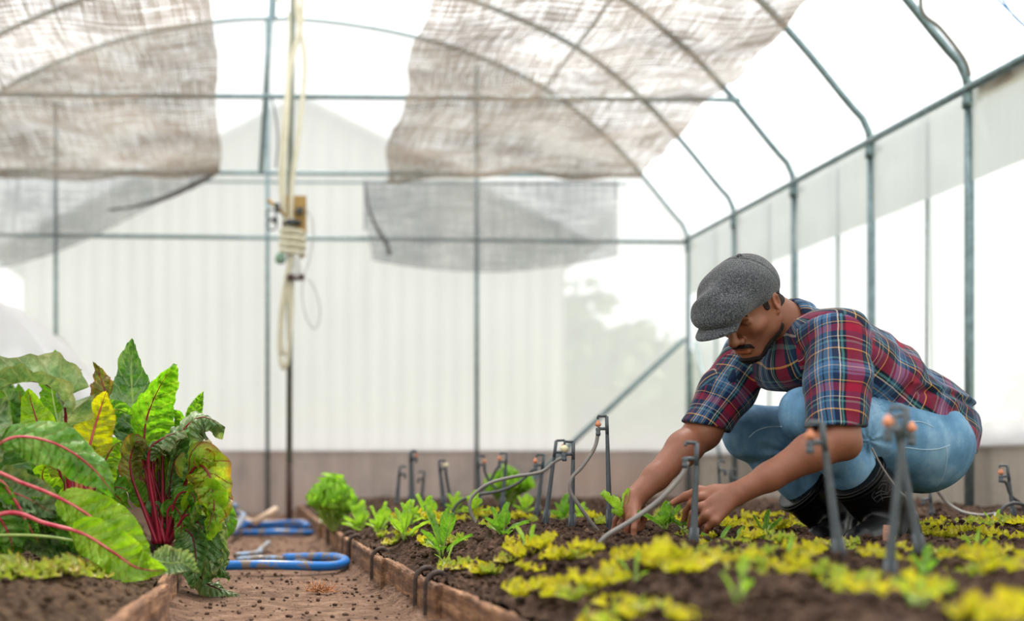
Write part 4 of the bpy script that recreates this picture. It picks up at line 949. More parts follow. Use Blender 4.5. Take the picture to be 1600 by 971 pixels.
m = MB(); c0 = W(457, 354, Yc - .0); n_ = 220
P = [c0 + np.array([math.cos(q) * (.066 - .004 * math.cos(q * .2)), math.sin(q) * .05 + .03, -.0067 * q * .98]) for q in np.linspace(0, 2 * math.pi * 4.2, n_)]
m.tube(P, .0185, 10); m.build('winding', M_cab, e, off=e.location)
m = MB(); m.lathe(W(457, 350, Yc + .0), [(.045, .02), (.06, .0), (.05, -.01)], k=16); m.build('top_cap', M_blk, e, off=e.location)
M_clearp = simple('clear_plastic', (196, 196, 192), .3, 0, .05)
e = empty('lamp_holder', W(461, 405, Yc)); tag(e, 'translucent cone and brown clamp hanging below the cable coil', 'fitting')
m = MB(); m.lathe(W(463, 436, Yc - .02), [(.045, 0), (.04, .03), (.022, .10), (.015, .15)], k=18); m.build('cone', M_clearp, e, off=e.location)
m = MB(); m.box(W(462, 434, Yc - .03), (.10, .06, .03)); m.build('clamp', M_brown, e, False, off=e.location)
m = MB(); m.lathe(W(438, 404, Yc), [(.01, -.035), (.03, -.025), (.034, .0), (.026, .025), (.008, .035)], k=14); tag(m.build('green_float', simple('dull_green_plastic', (128, 158, 138), .5)), 'small dull green plastic float left of the cable coil', 'float')
# ------------------------------------------------------------------ mist sprinkler stakes
M_stake = simple('dark_grey_plastic', (74, 80, 86), .45, 0, .2, 50); M_tube = simple('grey_pvc_tube', (126, 120, 116), .45, 0, .12, 30); M_tubed = simple('black_pe_tube', (66, 66, 68), .45, 0, .12, 30)
M_orange = simple('orange_nozzle', (206, 132, 96), .5, 0, .1); M_cremn = simple('cream_nozzle', (226, 216, 176), .5, 0, .1)
def stake(base, top, Y, label, side=-1, nozzle='o', tube=None, tubecol=None, wid=1.0, dY=0.0, hk=1.0, tY=None):
    b_ = W(base[0], base[1], Y); tp = W(top[0], top[1], Y + dY); e = empty('sprinkler_stake', b_); tag(e, label, 'sprinkler')
    L_ = tp - b_; ax = unit(L_); m = MB(); n_ = 14; r0 = .0105 * wid
    P = [b_ - ax * .05] + [b_ + L_ * f for f in np.linspace(0, .985, n_)]; R = [.004 * wid] + [r0 * (1.0 if f < .18 else (.82 - .38 * f)) for f in np.linspace(0, 1, n_)]
    m.tube(P, R, 8, squash=.75)
    for s_ in (-1, 1): m.tube([b_ + L_ * .0 + np.array([s_ * r0 * .7, -.004, 0]), b_ + L_ * .2 + np.array([s_ * r0 * .6, -.004, 0])], r0 * .35, 6)
    m.build('spike', M_stake, e, off=b_)
    w = .026 * hk; m = MB(); q = .0045 * wid; sx_ = side
    A = tp + ax * .002; Bp = tp - ax * .034 * hk
    m.tube([tp - ax * .05, A], q * 1.15, 8); m.tube([A, A + np.array([sx_ * w, 0, .001])], q * .85, 8); m.tube([A + np.array([sx_ * w, 0, 0]), A + np.array([sx_ * w, 0, -.008])], q * .7, 8); m.tube([Bp, Bp + np.array([sx_ * w, 0, 0])], q * 1.0, 8)
    m.lathe(Bp + np.array([sx_ * w, 0, -.003]), [(.0065, -.018), (.0075, -.010), (.006, -.008), (.0075, 0), (.007, .006)], k=10); m.build('bracket', M_stake, e, off=b_)
    if nozzle:
        c = Bp + np.array([sx_ * w, 0, .006]); m = MB(); m.lathe(c, [(.004, -.001), (.0085, .003), (.0095, .008), (.006, .012), (.003, .019)] if nozzle != 'c' else [(.004, 0), (.010, .004), (.013, .012), (.008, .018), (.003, .02)], k=12)
        m.build('nozzle', M_cremn if nozzle == 'c' else M_orange, e, off=b_)
    if tube:
        yy = tY or Y; P = [Bp + np.array([sx_ * w, 0, -.016])] + [W(a, c_, yy + .0) for a, c_ in tube]; m = MB(); m.tube(spline(P, 50), .0052 * wid, 8); m.build('feed_tube', tubecol or M_tubed, e, off=b_)
    return e
stake((953, 832), (948, 652), 3.72, 'tall grey sprinkler stake standing left of the planting hands', -1, 'o', [(929, 700), (911, 728), (893, 748), (891, 768), (901, 785), (920, 812), (940, 838)], M_tube, 1.05)
stake((893, 832), (896, 692), 3.76, 'grey sprinkler stake with a cream nozzle, rounded hook', -1, 'c', None, None, 1.05)
stake((851, 824), (869, 690), 3.95, 'leaning grey sprinkler stake whose tube arcs far to the left', 1, 'o', [(866, 722), (845, 738), (800, 746), (762, 757), (737, 778), (735, 800), (748, 826)], M_tube, 1.0)
stake((838, 808), (850, 712), 4.5, 'grey sprinkler stake just behind the leaning one', -1, 'o', [(832, 735), (810, 755), (780, 768), (740, 775), (716, 787), (700, 812)], M_tubed, 1.05)
stake((784, 795), (792, 709), 5.1, 'dark sprinkler stake behind the looped tubes, right one of two', -1, 'o', [(775, 735), (760, 760), (738, 778), (730, 795)], M_tubed, 1.1)
stake((749, 790), (747, 714), 5.3, 'dark sprinkler stake behind the looped tubes, left one of two', 1, 'o', [(757, 735), (764, 752), (776, 765)], M_tubed, 1.1)
stake((694, 792), (686, 721), 5.6, 'blurred double-headed sprinkler stake at the back of the bed', 1, 'c', [(700, 760), (706, 790)], M_tubed, 1.3)
stake((619, 797), (625, 730), 6.0, 'blurred dark stake nearest the lettuce bush', 1, None, None, None, 1.4)
stake((644, 790), (642, 706), 6.2, 'blurred tall thick stake second from the lettuce bush', 1, 'o', None, None, 1.9)
stake((657, 792), (663, 738), 6.3, 'blurred short stake third from the lettuce bush', -1, None, None, None, 1.3)
stake((1083, 858), (1089, 694), 2.92, 'grey sprinkler stake in front of the near hand', -1, None, [(1074, 722), (1064, 745), (1030, 782), (985, 815), (945, 840), (925, 868)], M_tube, 1.1)
stake((1313, 886), (1284, 663), 2.35, 'large blurred sprinkler stake in front of the boots', -1, 'o', None, None, 1.2)
stake((1384, 935), (1416, 640), 2.10, 'blurred stake leaning right, crossing another before the seat', -1, 'o', None, None, 1.1)
stake((1440, 880), (1398, 652), 2.42, 'blurred stake leaning left, crossing another before the seat', 1, 'o', None, None, 1.1)
stake((1584, 812), (1574, 729), 4.3, 'dark sprinkler stake with a looped tube at the far right', -1, 'o', [(1572, 755), (1580, 775), (1598, 790), (1600, 812), (1588, 826)], M_tubed, 1.0)
stake((1456, 806), (1453, 766), 4.6, 'short dark stake behind the man near the right wall', -1, None, None, None, 1.0)
stake((1128, 800), (1122, 722), 5.2, 'blurred stake between the forearms, left one', 1, None, None, None, 1.0)
stake((1146, 800), (1140, 735), 5.4, 'blurred stake between the forearms, right one', 1, None, None, None, 1.0)
cabl('drip_tube', [(1463, 765, 4.45), (1480, 786, 4.45), (1505, 801, 4.4), (1535, 806, 4.35), (1556, 804, 4.3), (1545, 818, 4.2)], .006, M_tube, 'grey tube curving along the ground near the right wall', 'tube')
cabl('drip_tube', [(1562, 815, 4.25), (1566, 796, 4.25), (1582, 787, 4.25), (1602, 790, 4.25), (1612, 800, 4.25)], .006, M_tubed, 'dark hoop of tube in front of the far right stake', 'tube')
cabl('drip_tube', [(1362, 700, 3.28), (1378, 730, 3.28), (1400, 762, 3.28), (1418, 782, 3.28), (1428, 815, 3.26), (1432, 850, 3.2)], .0025, M_tube, 'thin grey wire passing in front of the boots', 'tube')
m = MB(); m.tube([W(1384, 868, 3.05), W(1386, 821, 3.05)], .0085, 10); tag(m.build('wooden_peg', simple('reddish_peg', (150, 110, 92), .8, 0, .3, 90, .6)), 'short reddish peg in the soil beside the near boot', 'peg')
# ------------------------------------------------------------------ leaves
def leaf_mat(name, c_dark, c_mid, c_light, vein, nveins=9, vein_w=.10, trans=.45, rough=.42, brown=0.0, puck=.5, veinstr=.7):
    t = NT(name); uv = t.coord('UV'); sx = t.n('SeparateXYZ', {0: uv}); co = t.coord()
    au = t.math('ABSOLUTE', (sx, 0))
    nz = t.noise(16, 5, co); n2 = t.noise(70, 5, co)
    col = t.ramp(t.math('MULTIPLY_ADD', n2, .35, t.math('MULTIPLY', nz, .65)), [(.34, lin(c_dark)), (.5, lin(c_mid)), (.66, lin(c_light))])
    w_ = t.math('ADD', t.math('SUBTRACT', (sx, 1), t.math('MULTIPLY', au, .16)), t.math('MULTIPLY_ADD', nz, .06, -.03))
    fr_ = t.math('ABSOLUTE', t.math('SUBTRACT', t.math('FRACT', t.math('MULTIPLY', w_, nveins)), .5))
    side = t.n('MapRange', {0: fr_, 1: vein_w * .25, 2: vein_w, 3: 1., 4: 0.}); side.clamp = True
    vo = t.n('TexVoronoi', {'Vector': co, 'Scale': 75.0}, feature='DISTANCE_TO_EDGE'); fine = t.n('MapRange', {0: (vo, 0), 1: .0, 2: .12, 3: .35, 4: 0.}); fine.clamp = True
    vs = t.math('MAXIMUM', side, fine); vs = t.math('MULTIPLY', vs, veinstr)
    mid = t.n('MapRange', {0: au, 1: .03, 2: .09, 3: 1., 4: 0.}); mid.clamp = True
    vs = t.math('MAXIMUM', vs, mid)
    c = t.mix((vs, 0), col, lin(vein))
    if brown:
        e_ = t.math('MULTIPLY', t.math('POWER', au, 5), t.math('MULTIPLY_ADD', nz, 2.4, -.6)); e2 = t.n('MapRange', {0: e_, 1: .1, 2: .6, 3: 0., 4: brown}); e2.clamp = True
        c = t.mix((e2, 0), c, lin((150, 84, 38)))
    hb = t.math('SUBTRACT', t.math('MULTIPLY_ADD', fr_, 1.6, t.math('MULTIPLY', n2, .5)), t.math('MULTIPLY', side, .2))
    bp = t.bump(hb, puck, .006)
    p = t.pr(col=c, rough=rough, normal=bp, spec=.5)
    tc = t.mix(1.0, c, (1.5, 1.55, .7, 1), 'MULTIPLY')
    tl = t.n('BsdfTranslucent', {0: tc, 1: bp} if False else {0: tc})
    return t.finish(t.n('MixShader', {0: trans, 1: p, 2: tl}))
LM = dict(
    dark=leaf_mat('chard_leaf_dark', (40, 80, 38), (72, 118, 56), (138, 164, 116), (140, 168, 104), trans=.38, rough=.34, puck=.9),
    light=leaf_mat('chard_leaf_backlit', (60, 120, 18), (98, 156, 28), (140, 186, 50), (170, 200, 70), trans=.6, puck=.7),
    lime=leaf_mat('chard_leaf_lime', (96, 146, 24), (132, 176, 34), (168, 200, 60), (150, 60, 50), 8, .05, .55, puck=.5, veinstr=.3),
    yellow=leaf_mat('chard_leaf_yellow', (140, 150, 20), (186, 186, 24), (206, 200, 60), (170, 80, 50), 9, .05, .55, brown=.4, veinstr=.35),
    veined=leaf_mat('chard_leaf_red_veined', (96, 138, 26), (144, 176, 42), (186, 190, 70), (120, 24, 40), 7, .07, .55, brown=.7, veinstr=.85),
    pale=leaf_mat('chard_leaf_pale_underside', (74, 112, 66), (122, 152, 104), (186, 198, 164), (150, 160, 120), 9, .12, .3, .45, .22, 1.0),
    brown=leaf_mat('chard_leaf_browning', (88, 98, 44), (130, 136, 66), (170, 160, 110), (140, 60, 50), 8, .08, .45, .6, .9, .9),
    mid=leaf_mat('chard_leaf_green', (52, 110, 28), (90, 148, 40), (142, 182, 84), (150, 60, 60), 8, .06, .45, puck=.7, veinstr=.35))
def stalk_mat(name, a, b_):
    t = NT(name); nz = t.noise(30, 4, t.coord('Object', (1, 1, .3))); c = t.ramp(nz, [(.35, lin(a)), (.65, lin(b_))])
    return t.finish(t.n('MixShader', {0: .15, 1: t.pr(col=c, rough=.32), 2: t.n('BsdfTranslucent', {0: c})}))
SM = dict(red=stalk_mat('chard_stalk_crimson', (110, 10, 36), (168, 24, 56)), pink=stalk_mat('chard_stalk_pink', (196, 40, 76), (226, 120, 120)), dkred=stalk_mat('chard_stalk_dark', (70, 14, 26), (110, 20, 40)),
          green=stalk_mat('chard_stalk_green', (130, 160, 70), (176, 196, 110)), orange=stalk_mat('chard_stalk_orange', (150, 60, 30), (196, 110, 70)))
def blade(P, hw, nh, a0=0.0, cup=.15, ruff=.12, freq=5, seed=0, point=.62, twist=0.0, na=15, nl=44, lob=0.0, edge=0.0, pk=0.0):
    """leaf blade along path P from fraction a0; hw half width, nh normal hint"""
    Q = spline(P, 80); Q = Q[int(a0 * 79):]; Q = Q[np.linspace(0, len(Q) - 1, nl).round().astype(int)]
    T = np.gradient(Q, axis=0); T /= np.linalg.norm(T, axis=1)[:, None] + 1e-9; rr = np.random.default_rng(seed); ph = rr.random(6) * 6.28
    V = []; U = []; S = None
    for i in range(nl):
        f = i / (nl - 1); s_ = np.cross(T[i], nh)
        if np.linalg.norm(s_) < .15: s_ = S if S is not None else np.cross(T[i], [1, 0, 0])
        s_ = unit(s_)
        if S is not None and s_ @ S < 0: s_ = -s_
        S = s_; n_ = np.cross(s_, T[i]); tw = twist * (f - .3); s2 = s_ * math.cos(tw) + n_ * math.sin(tw); n2 = np.cross(s2, T[i])
        w = hw * (max(0, math.sin(math.pi * min(1, (f * .97 + .015)) ** point)) ** .62) * (1 - max(0, f) ** 7) ** .5 * (1 + lob * math.sin(f * 19 + ph[0]))
        for j in range(na):
            v_ = 2 * j / (na - 1) - 1; a = abs(v_); sd = 0 if v_ < 0 else 1
            wv = w * (1 + .07 * math.sin(f * 13 + ph[sd]) + edge * math.sin(f * 47 + ph[sd + 2]) * a)
            up = cup * a ** 2 * hw * 2 + ruff * hw * a ** 2.2 * math.sin(f * freq * 3.1 + ph[sd + 2] + v_) + ruff * .35 * hw * a * math.sin(f * freq * 8 + ph[sd + 4] + 2 * v_)
            p_ = Q[i] + s2 * v_ * wv + n2 * up
            if pk: p_ = p_ + n2 * pk * ((float(vnoise(p_ * 55 + seed)) - .5) * 1.2 + .55 * math.sin((f - .16 * a) * 56.5) * min(1, a * 3)) * (1 - .3 * a)
            V.append(p_); U.append((v_, f))
    Fc = [(i * na + j, i * na + j + 1, (i + 1) * na + j + 1, (i + 1) * na + j) for i in range(nl - 1) for j in range(na - 1)]
    return V, Fc, U
def chard_leaf(plant, pts, Y, hw, a0, m_, sm, r=.006, nh=(0, -1, .3), lab=None, **kw):
    off = np.array(plant.location); Yv = Y if isinstance(Y, (list, tuple)) else [Y] * len(pts)
    if len(Yv) == 2 and len(pts) > 2: Yv = np.linspace(Yv[0], Yv[1], len(pts))
    P = [W(a, b_, y) for (a, b_), y in zip(pts, Yv)]; kw.setdefault('pk', .0065 if m_ in ('dark', 'pale', 'brown', 'light') else .004); kw.setdefault('na', 19); kw.setdefault('nl', 64)
    V, Fc, U = blade(P, hw, unit(nh), a0, **kw)
    lf = mesh_obj('leaf', np.array(V) - off, Fc, LM[m_], plant, uv=U)
    if lab: lf['label'] = lab
    Q = spline(P, 40); k = len(Q); R = [r * (1 - .25 * min(1, f / max(a0, .05))) if f < a0 else r * .75 * max(.12, 1 - (f - a0) / (1.02 - a0)) ** 1.1 for f in np.linspace(0, 1, k)]
    m = MB(); m.tube(Q + np.array(unit(nh)) * -.0 , R, 8); m.build('stalk', SM[sm], lf, off=off)
    return lf
def crown(plant, c, r, mat):
    m = MB(); m.lathe(np.array(c) - [0, 0, .03], [(r * .5, 0), (r, .015), (r * .95, .04), (r * .5, .06)], k=14); m.build('root_crown', mat, plant, off=plant.location)
M_root = simple('dark_root_crown', (62, 40, 34), .9, 0, .4, 60, .6)
A = empty('swiss_chard', W(252, 852, 3.65)); tag(A, 'sharp red-stemmed chard plant at the edge of the left bed beside the path', 'chard plant', 'chard plants on the left bed')
crown(A, W(252, 852, 3.65), .035, M_root)
Lf = lambda *a, **k: chard_leaf(A, *a, **k)
c = (250, 850)
Lf([c, (236, 770), (222, 700), (210, 645), (205, 585), (209, 532)], (3.66, 3.72), .064, .40, 'dark', 'green', .006, (-.1, -1, .15), 'tall crinkled dark green leaf with a pale rib', seed=1, ruff=.22, lob=.05, edge=.04, point=.72)
Lf([(254, 850), (240, 760), (226, 705), (228, 660), (242, 620), (258, 590), (271, 568)], (3.62, 3.62), .058, .45, 'light', 'red', .0065, (.35, -1, .0), 'bright backlit leaf folded along its rib', seed=2, cup=.55, ruff=.15, edge=.05, point=.8)
Lf([(246, 850), (215, 745), (196, 690), (178, 640), (162, 605), (150, 568)], (3.68, 3.75), .048, .60, 'brown', 'red', .005, (.1, -1, .3), 'browning leaf pointing up left', seed=3, ruff=.4, edge=.08, twist=.5)
Lf([(258, 850), (268, 765), (274, 705), (290, 668), (318, 652), (352, 668)], (3.64, 3.58), .052, .50, 'pale', 'red', .006, (.1, -.75, .6), 'pale leaf arching over to the right', seed=4, cup=-.4, ruff=.3, edge=.06)
Lf([(262, 850), (280, 790), (296, 742), (314, 728), (330, 752), (334, 800), (322, 832)], (3.64, 3.55), .062, .42, 'veined', 'red', .0055, (.35, -1, .25), 'yellow-green leaf with dark red veins', seed=5, ruff=.22, edge=.05)
Lf([(260, 850), (282, 775), (298, 735), (316, 718), (338, 730)], (3.66, 3.58), .040, .50, 'veined', 'red', .0045, (.2, -.8, .6), seed=6, ruff=.45, edge=.1)
Lf([(262, 850), (282, 828), (300, 838), (306, 875), (303, 922)], (3.62, 3.55), .046, .32, 'dark', 'dkred', .005, (-.2, -1, .1), 'dark leaf hanging over the board to the ground', seed=7, cup=.5, ruff=.25)
Lf([(262, 856), (295, 875), (318, 908), (345, 922), (380, 934)], (3.66, 3.62), .032, .45, 'pale', 'dkred', .004, (0, -.6, .8), 'pale leaf lying on the path', seed=8, cup=-.3, ruff=.4)
Lf([(262, 850), (300, 800), (335, 790), (352, 815), (346, 852)], (3.85, 3.80), .040, .45, 'mid', 'red', .004, (.3, -1, .0), seed=9, ruff=.1)
Lf([(255, 850), (262, 790), (268, 740), (278, 700), (290, 668)], (3.62, 3.6), .030, .40, 'dark', 'dkred', .005, (.6, -1, .0), seed=10, cup=.5)
Lf([(250, 850), (240, 790), (232, 735), (236, 700), (262, 682), (288, 672)], (3.58, 3.55), .030, .62, 'pale', 'red', .0065, (0, -.6, .8), 'pale curled leaf in the middle of the plant', seed=11, cup=-.4, ruff=.3)
Lf([(262, 850), (290, 730), (300, 670), (305, 640), (318, 612)], (3.92, 3.95), .026, .70, 'light', 'green', .003, (.2, -1, .2), seed=12, ruff=.4)
Lf([(245, 850), (222, 790), (206, 745), (204, 715), (216, 690), (232, 705)], (3.56, 3.56), .034, .55, 'brown', 'red', .0055, (.1, -1, .5), seed=13, ruff=.4)
Lf([(248, 850), (228, 800), (210, 760), (196, 740)], (3.6, 3.6), .028, .55, 'mid', 'red', .005, (0, -1, .4), seed=14)
Lf([(266, 852), (300, 845), (330, 865), (342, 900)], (3.70, 3.66), .044, .35, 'pale', 'dkred', .004, (.4, -1, .3), seed=15, cup=.4, ruff=.3)
Lf([(250, 850), (232, 780), (214, 715), (208, 660), (200, 610)], (3.72, 3.8), .046, .45, 'dark', 'green', .005, (.2, -1, .1), seed=16, ruff=.3, edge=.05)
Lf([(255, 850), (265, 790), (285, 740), (296, 700), (305, 690), (322, 700)], (3.72, 3.75), .042, .45, 'light', 'red', .005, (.0, -1, .2), seed=17, ruff=.3)
Lf([(262, 852), (285, 815), (305, 800), (330, 770), (352, 765)], (3.75, 3.78), .026, .6, 'dark', 'pink', .004, (.2, -1, .4), seed=18, ruff=.3)
for k_, (a, b_) in enumerate(((226, 730), (236, 705), (246, 690), (254, 720), (264, 735), (272, 742), (218, 745), (240, 742))):
    Lf([(240 + k_ * 3, 850), ((240 + k_ * 3 + a) / 2 + 3, 790), (a, b_), (a + (k_ - 3.5) * 2.4, b_ - 34)], (3.6 + .02 * (k_ % 3), 3.64), .017, .78, ['light', 'mid', 'dark', 'veined'][k_ % 4], ['red', 'red', 'dkred'][k_ % 3], .0062, (0, -1, .3), seed=30 + k_, ruff=.3)
for k_, (a, b_, m_) in enumerate(((215, 660, 'mid'), (238, 690, 'veined'), (262, 715, 'lime'), (290, 735, 'veined'), (225, 735, 'mid'), (248, 655, 'light'), (310, 770, 'mid'), (200, 705, 'lime'), (275, 770, 'mid'))):
    Lf([(252, 850), (252 + (a - 252) * .4, 790), (252 + (a - 252) * .8, (b_ + 790) / 2 - 10), (a, b_)], (3.78, 3.86), .046, .38, m_, ['red', 'dkred'][k_ % 2], .005, (.1, -1, .2), seed=180 + k_, ruff=.35, edge=.04)
for k_, (pp, hw_, m_, a_) in enumerate((([(262, 850), (290, 806), (312, 822), (322, 862), (314, 918)], .044, 'dark', .35), ([(264, 850), (300, 812), (332, 826), (346, 864), (338, 900)], .038, 'pale', .35),
    ([(262, 850), (262, 800), (272, 792), (284, 815), (276, 862)], .034, 'mid', .3), ([(250, 850), (238, 800), (246, 790), (252, 822), (246, 868)], .034, 'dark', .3), ([(264, 852), (296, 790), (318, 776), (330, 800), (322, 845)], .040, 'lime', .35),
    ([(256, 850), (262, 730), (262, 690), (250, 672), (226, 680)], .028, 'pale', .6), ([(258, 850), (276, 740), (300, 700), (322, 692), (332, 706)], .030, 'brown', .55), ([(262, 850), (290, 760), (312, 740), (338, 745), (352, 775)], .036, 'veined', .45),
    ([(250, 850), (232, 770), (220, 740), (205, 735), (196, 755)], .032, 'lime', .45), ([(266, 852), (310, 860), (335, 880), (360, 905)], .030, 'dark', .4), ([(260, 850), (282, 720), (292, 680), (282, 652), (262, 640)], .026, 'light', .6),
    ([(262, 850), (300, 770), (322, 760), (345, 790), (352, 830)], .030, 'pale', .5), ([(258, 850), (275, 780), (296, 770), (306, 790), (296, 830)], .030, 'mid', .4))):
    Lf(pp, (3.68, 3.70) if k_ in (5, 6, 7, 8, 10, 11) else (3.60, 3.55 + .02 * (k_ % 4)), hw_ * (.7 if k_ in (2, 3, 12) else 1), a_, m_, ['red', 'dkred', 'red'][k_ % 3], .0045, ((k_ % 5 - 2) * .25, -1, .25), seed=400 + k_, ruff=.4, cup=(-.3, .4, .1)[k_ % 3], edge=.05)
# plant B
B = empty('swiss_chard', W(118, 812, 3.42)); tag(B, 'chard plant with rusty orange stems left of the sharp one', 'chard plant', 'chard plants on the left bed')
crown(B, W(118, 820, 3.42), .045, M_root)
Lf = lambda *a, **k: chard_leaf(B, *a, **k)
Lf([(122, 810), (130, 745), (142, 690), (152, 655), (166, 612)], (3.38, 3.40), .056, .42, 'yellow', 'pink', .006, (.1, -1, .1), 'yellow leaf with a pink rib', seed=41, ruff=.15, point=.8)
Lf([(114, 810), (104, 730), (103, 665), (98, 622), (62, 598), (20, 600), (-20, 622)], (3.34, 3.15), .058, .46, 'pale', 'red', .0065, (-.1, -.55, .8), 'broad pale leaf arching to the left', seed=42, cup=-.5, ruff=.2, edge=.03)
Lf([(120, 810), (132, 720), (145, 680), (160, 655), (185, 640), (205, 650)], (3.5, 3.5), .05, .45, 'light', 'red', .005, (0, -1, .3), seed=43, ruff=.3)
Lf([(112, 810), (92, 740), (66, 680), (52, 640), (44, 610)], (3.5, 3.6), .05, .45, 'lime', 'red', .004, (0, -1, .1), seed=44, ruff=.2)
Lf([(112, 810), (96, 690), (84, 630), (80, 590), (86, 548)], (3.75, 3.8), .036, .62, 'light', 'green', .004, (.2, -1, .1), 'green leaf tip standing up behind the arched leaf', seed=45, ruff=.3, lob=.15, edge=.1)
Lf([(118, 810), (118, 690), (104, 625), (104, 600), (128, 578)], (3.8, 3.8), .022, .7, 'dark', 'green', .004, (.2, -1, .3), seed=46, ruff=.5, lob=.15)
Lf([(120, 812), (145, 770), (160, 730), (176, 700), (192, 690)], (3.46, 3.5), .045, .4, 'lime', 'red', .005, (.1, -1, .2), seed=47, ruff=.25)
Lf([(118, 812), (150, 780), (180, 762), (205, 770)], (3.5, 3.5), .04, .35, 'mid', 'red', .004, (0, -1, .6), seed=48, ruff=.3)
Lf([(112, 812), (80, 770), (66, 745), (74, 722)], (3.4, 3.35), .04, .35, 'lime', 'orange', .006, (0, -1, .1), seed=49, ruff=.1)
Lf([(112, 812), (70, 780), (40, 770), (20, 790)], (3.4, 3.3), .05, .35, 'mid', 'orange', .005, (0, -.8, .6), seed=50, ruff=.3)
Lf([(112, 812), (95, 745), (80, 700), (60, 685), (30, 700)], (3.5, 3.5), .045, .4, 'veined', 'red', .005, (0, -1, .4), seed=51, ruff=.3)
Lf([(118, 812), (118, 740), (112, 690), (120, 655), (135, 632)], (3.55, 3.6), .045, .4, 'mid', 'red', .005, (0, -1, .1), seed=55, ruff=.3)
for k_, (a, b_, m_) in enumerate(((60, 700, 'mid'), (150, 700, 'lime'), (180, 740, 'mid'), (90, 660, 'yellow'), (20, 700, 'pale'), (165, 770, 'dark'), (60, 780, 'mid'), (30, 740, 'lime'), (195, 790, 'mid'))):
    Lf([(118, 812), (118 + (a - 118) * .4, 780), (118 + (a - 118) * .8, (b_ + 780) / 2 - 10), (a, b_)], (3.6, 3.7), .052, .3, m_, ['red', 'orange'][k_ % 2], .005, (.1, -1, .2), seed=280 + k_, ruff=.35)
for k_ in range(6):
    x = 106 + k_ * 7; Lf([(x + 2, 812), (x, 765), (x - 2 + k_, 725), (x - 4 + 3 * k_, 690)], (3.36, 3.4), .022, .75, ['mid', 'lime', 'light'][k_ % 3], ['orange', 'red', 'orange'][k_ % 3], .0075, (0, -1, .2), seed=60 + k_)
# plant C, nearest, its crown outside the picture
D = empty('swiss_chard', W(-95, 830, 2.9)); tag(D, 'nearest chard, long pink stalks reaching in from the left edge', 'chard plant', 'chard plants on the left bed')
crown(D, W(-95, 835, 2.9), .04, M_root)
Lf = lambda *a, **k: chard_leaf(D, *a, **k)
Lf([(-90, 830), (-50, 740), (5, 690), (50, 684), (100, 700), (145, 732), (182, 778)], (2.9, 3.0), .058, .42, 'mid', 'pink', .0055, (.2, -.9, .45), 'large dark green leaf with a pink rib bending right', seed=70, cup=-.1, ruff=.14, point=.85)
Lf([(-90, 830), (-30, 740), (40, 757), (105, 785), (160, 820), (205, 850), (240, 880)], (2.9, 2.98), .066, .56, 'lime', 'pink', .0056, (.25, -.9, .35), 'lime leaf on a long pink stalk', seed=71, cup=.0, ruff=.12, point=.8)
Lf([(-90, 840), (10, 802), (70, 818), (128, 834), (175, 862), (215, 888), (262, 893)], (2.88, 2.90), .054, .56, 'lime', 'pink', .006, (.2, -.9, .40), 'lowest lime leaf drooping over the board', seed=72, cup=.1, ruff=.14, point=.8)
Lf([(-92, 830), (-30, 760), (0, 752), (25, 785), (48, 828), (62, 850)], (2.95, 3.0), .02, .8, 'mid', 'pink', .005, (0, -1, .2), seed=73)
Lf([(-95, 830), (-60, 740), (-25, 680), (0, 645), (15, 625)], (2.95, 3.0), .075, .40, 'pale', 'pink', .006, (-.2, -1, .3), 'blurred pale leaf at the left edge', seed=74, ruff=.2)
Lf([(-95, 830), (-40, 780), (15, 770), (62, 790), (92, 812)], (2.98, 3.05), .058, .40, 'pale', 'pink', .005, (0, -.8, .6), seed=75, ruff=.3)
Lf([(-95, 830), (-40, 800), (-10, 800), (15, 838), (20, 870)], (2.95, 3.0), .06, .30, 'mid', 'pink', .005, (.2, -1, .3), seed=76, ruff=.25)
Lf([(-95, 830), (-50, 770), (0, 740), (30, 755), (45, 790)], (3.05, 3.1), .062, .30, 'dark', 'pink', .005, (.2, -1, .4), seed=77, ruff=.2)
Lf([(-95, 830), (-20, 820), (50, 830), (100, 835), (150, 850)], (3.1, 3.15), .05, .35, 'pale', 'green', .004, (0, -.7, .7), seed=78, ruff=.35)
Lf([(-95, 830), (-60, 700), (-30, 650), (-5, 640), (10, 680)], (3.1, 3.1), .06, .4, 'mid', 'red', .005, (.2, -1, .2), seed=79, ruff=.3)
Lf([(-95, 840), (60, 838), (180, 860), (258, 880), (284, 880), (306, 896)], (2.92, 2.98), .034, .80, 'pale', 'green', .004, (.2, -1, .4), seed=84, cup=.3, ruff=.12, pk=.001)
for k_, (a, b_, m_) in enumerate(((30, 812, 'mid'), (75, 790, 'pale'), (110, 828, 'mid'), (150, 832, 'pale'), (60, 852, 'pale'), (190, 868, 'mid'), (10, 780, 'mid'), (128, 862, 'dark'), (20, 858, 'mid'), (95, 866, 'pale'))):
    Lf([(-95, 830), (-95 + (a + 95) * .45, 790 + 12 * (k_ % 3)), (a - 25, b_ - 18), (a + 12, b_ + 8)], (3.0, 3.05 + .02 * (k_ % 4)), .040, .55, m_, 'green', .004, ((k_ % 3 - 1) * .3, -1, .4), seed=500 + k_, ruff=.45, cup=.3, edge=.05)
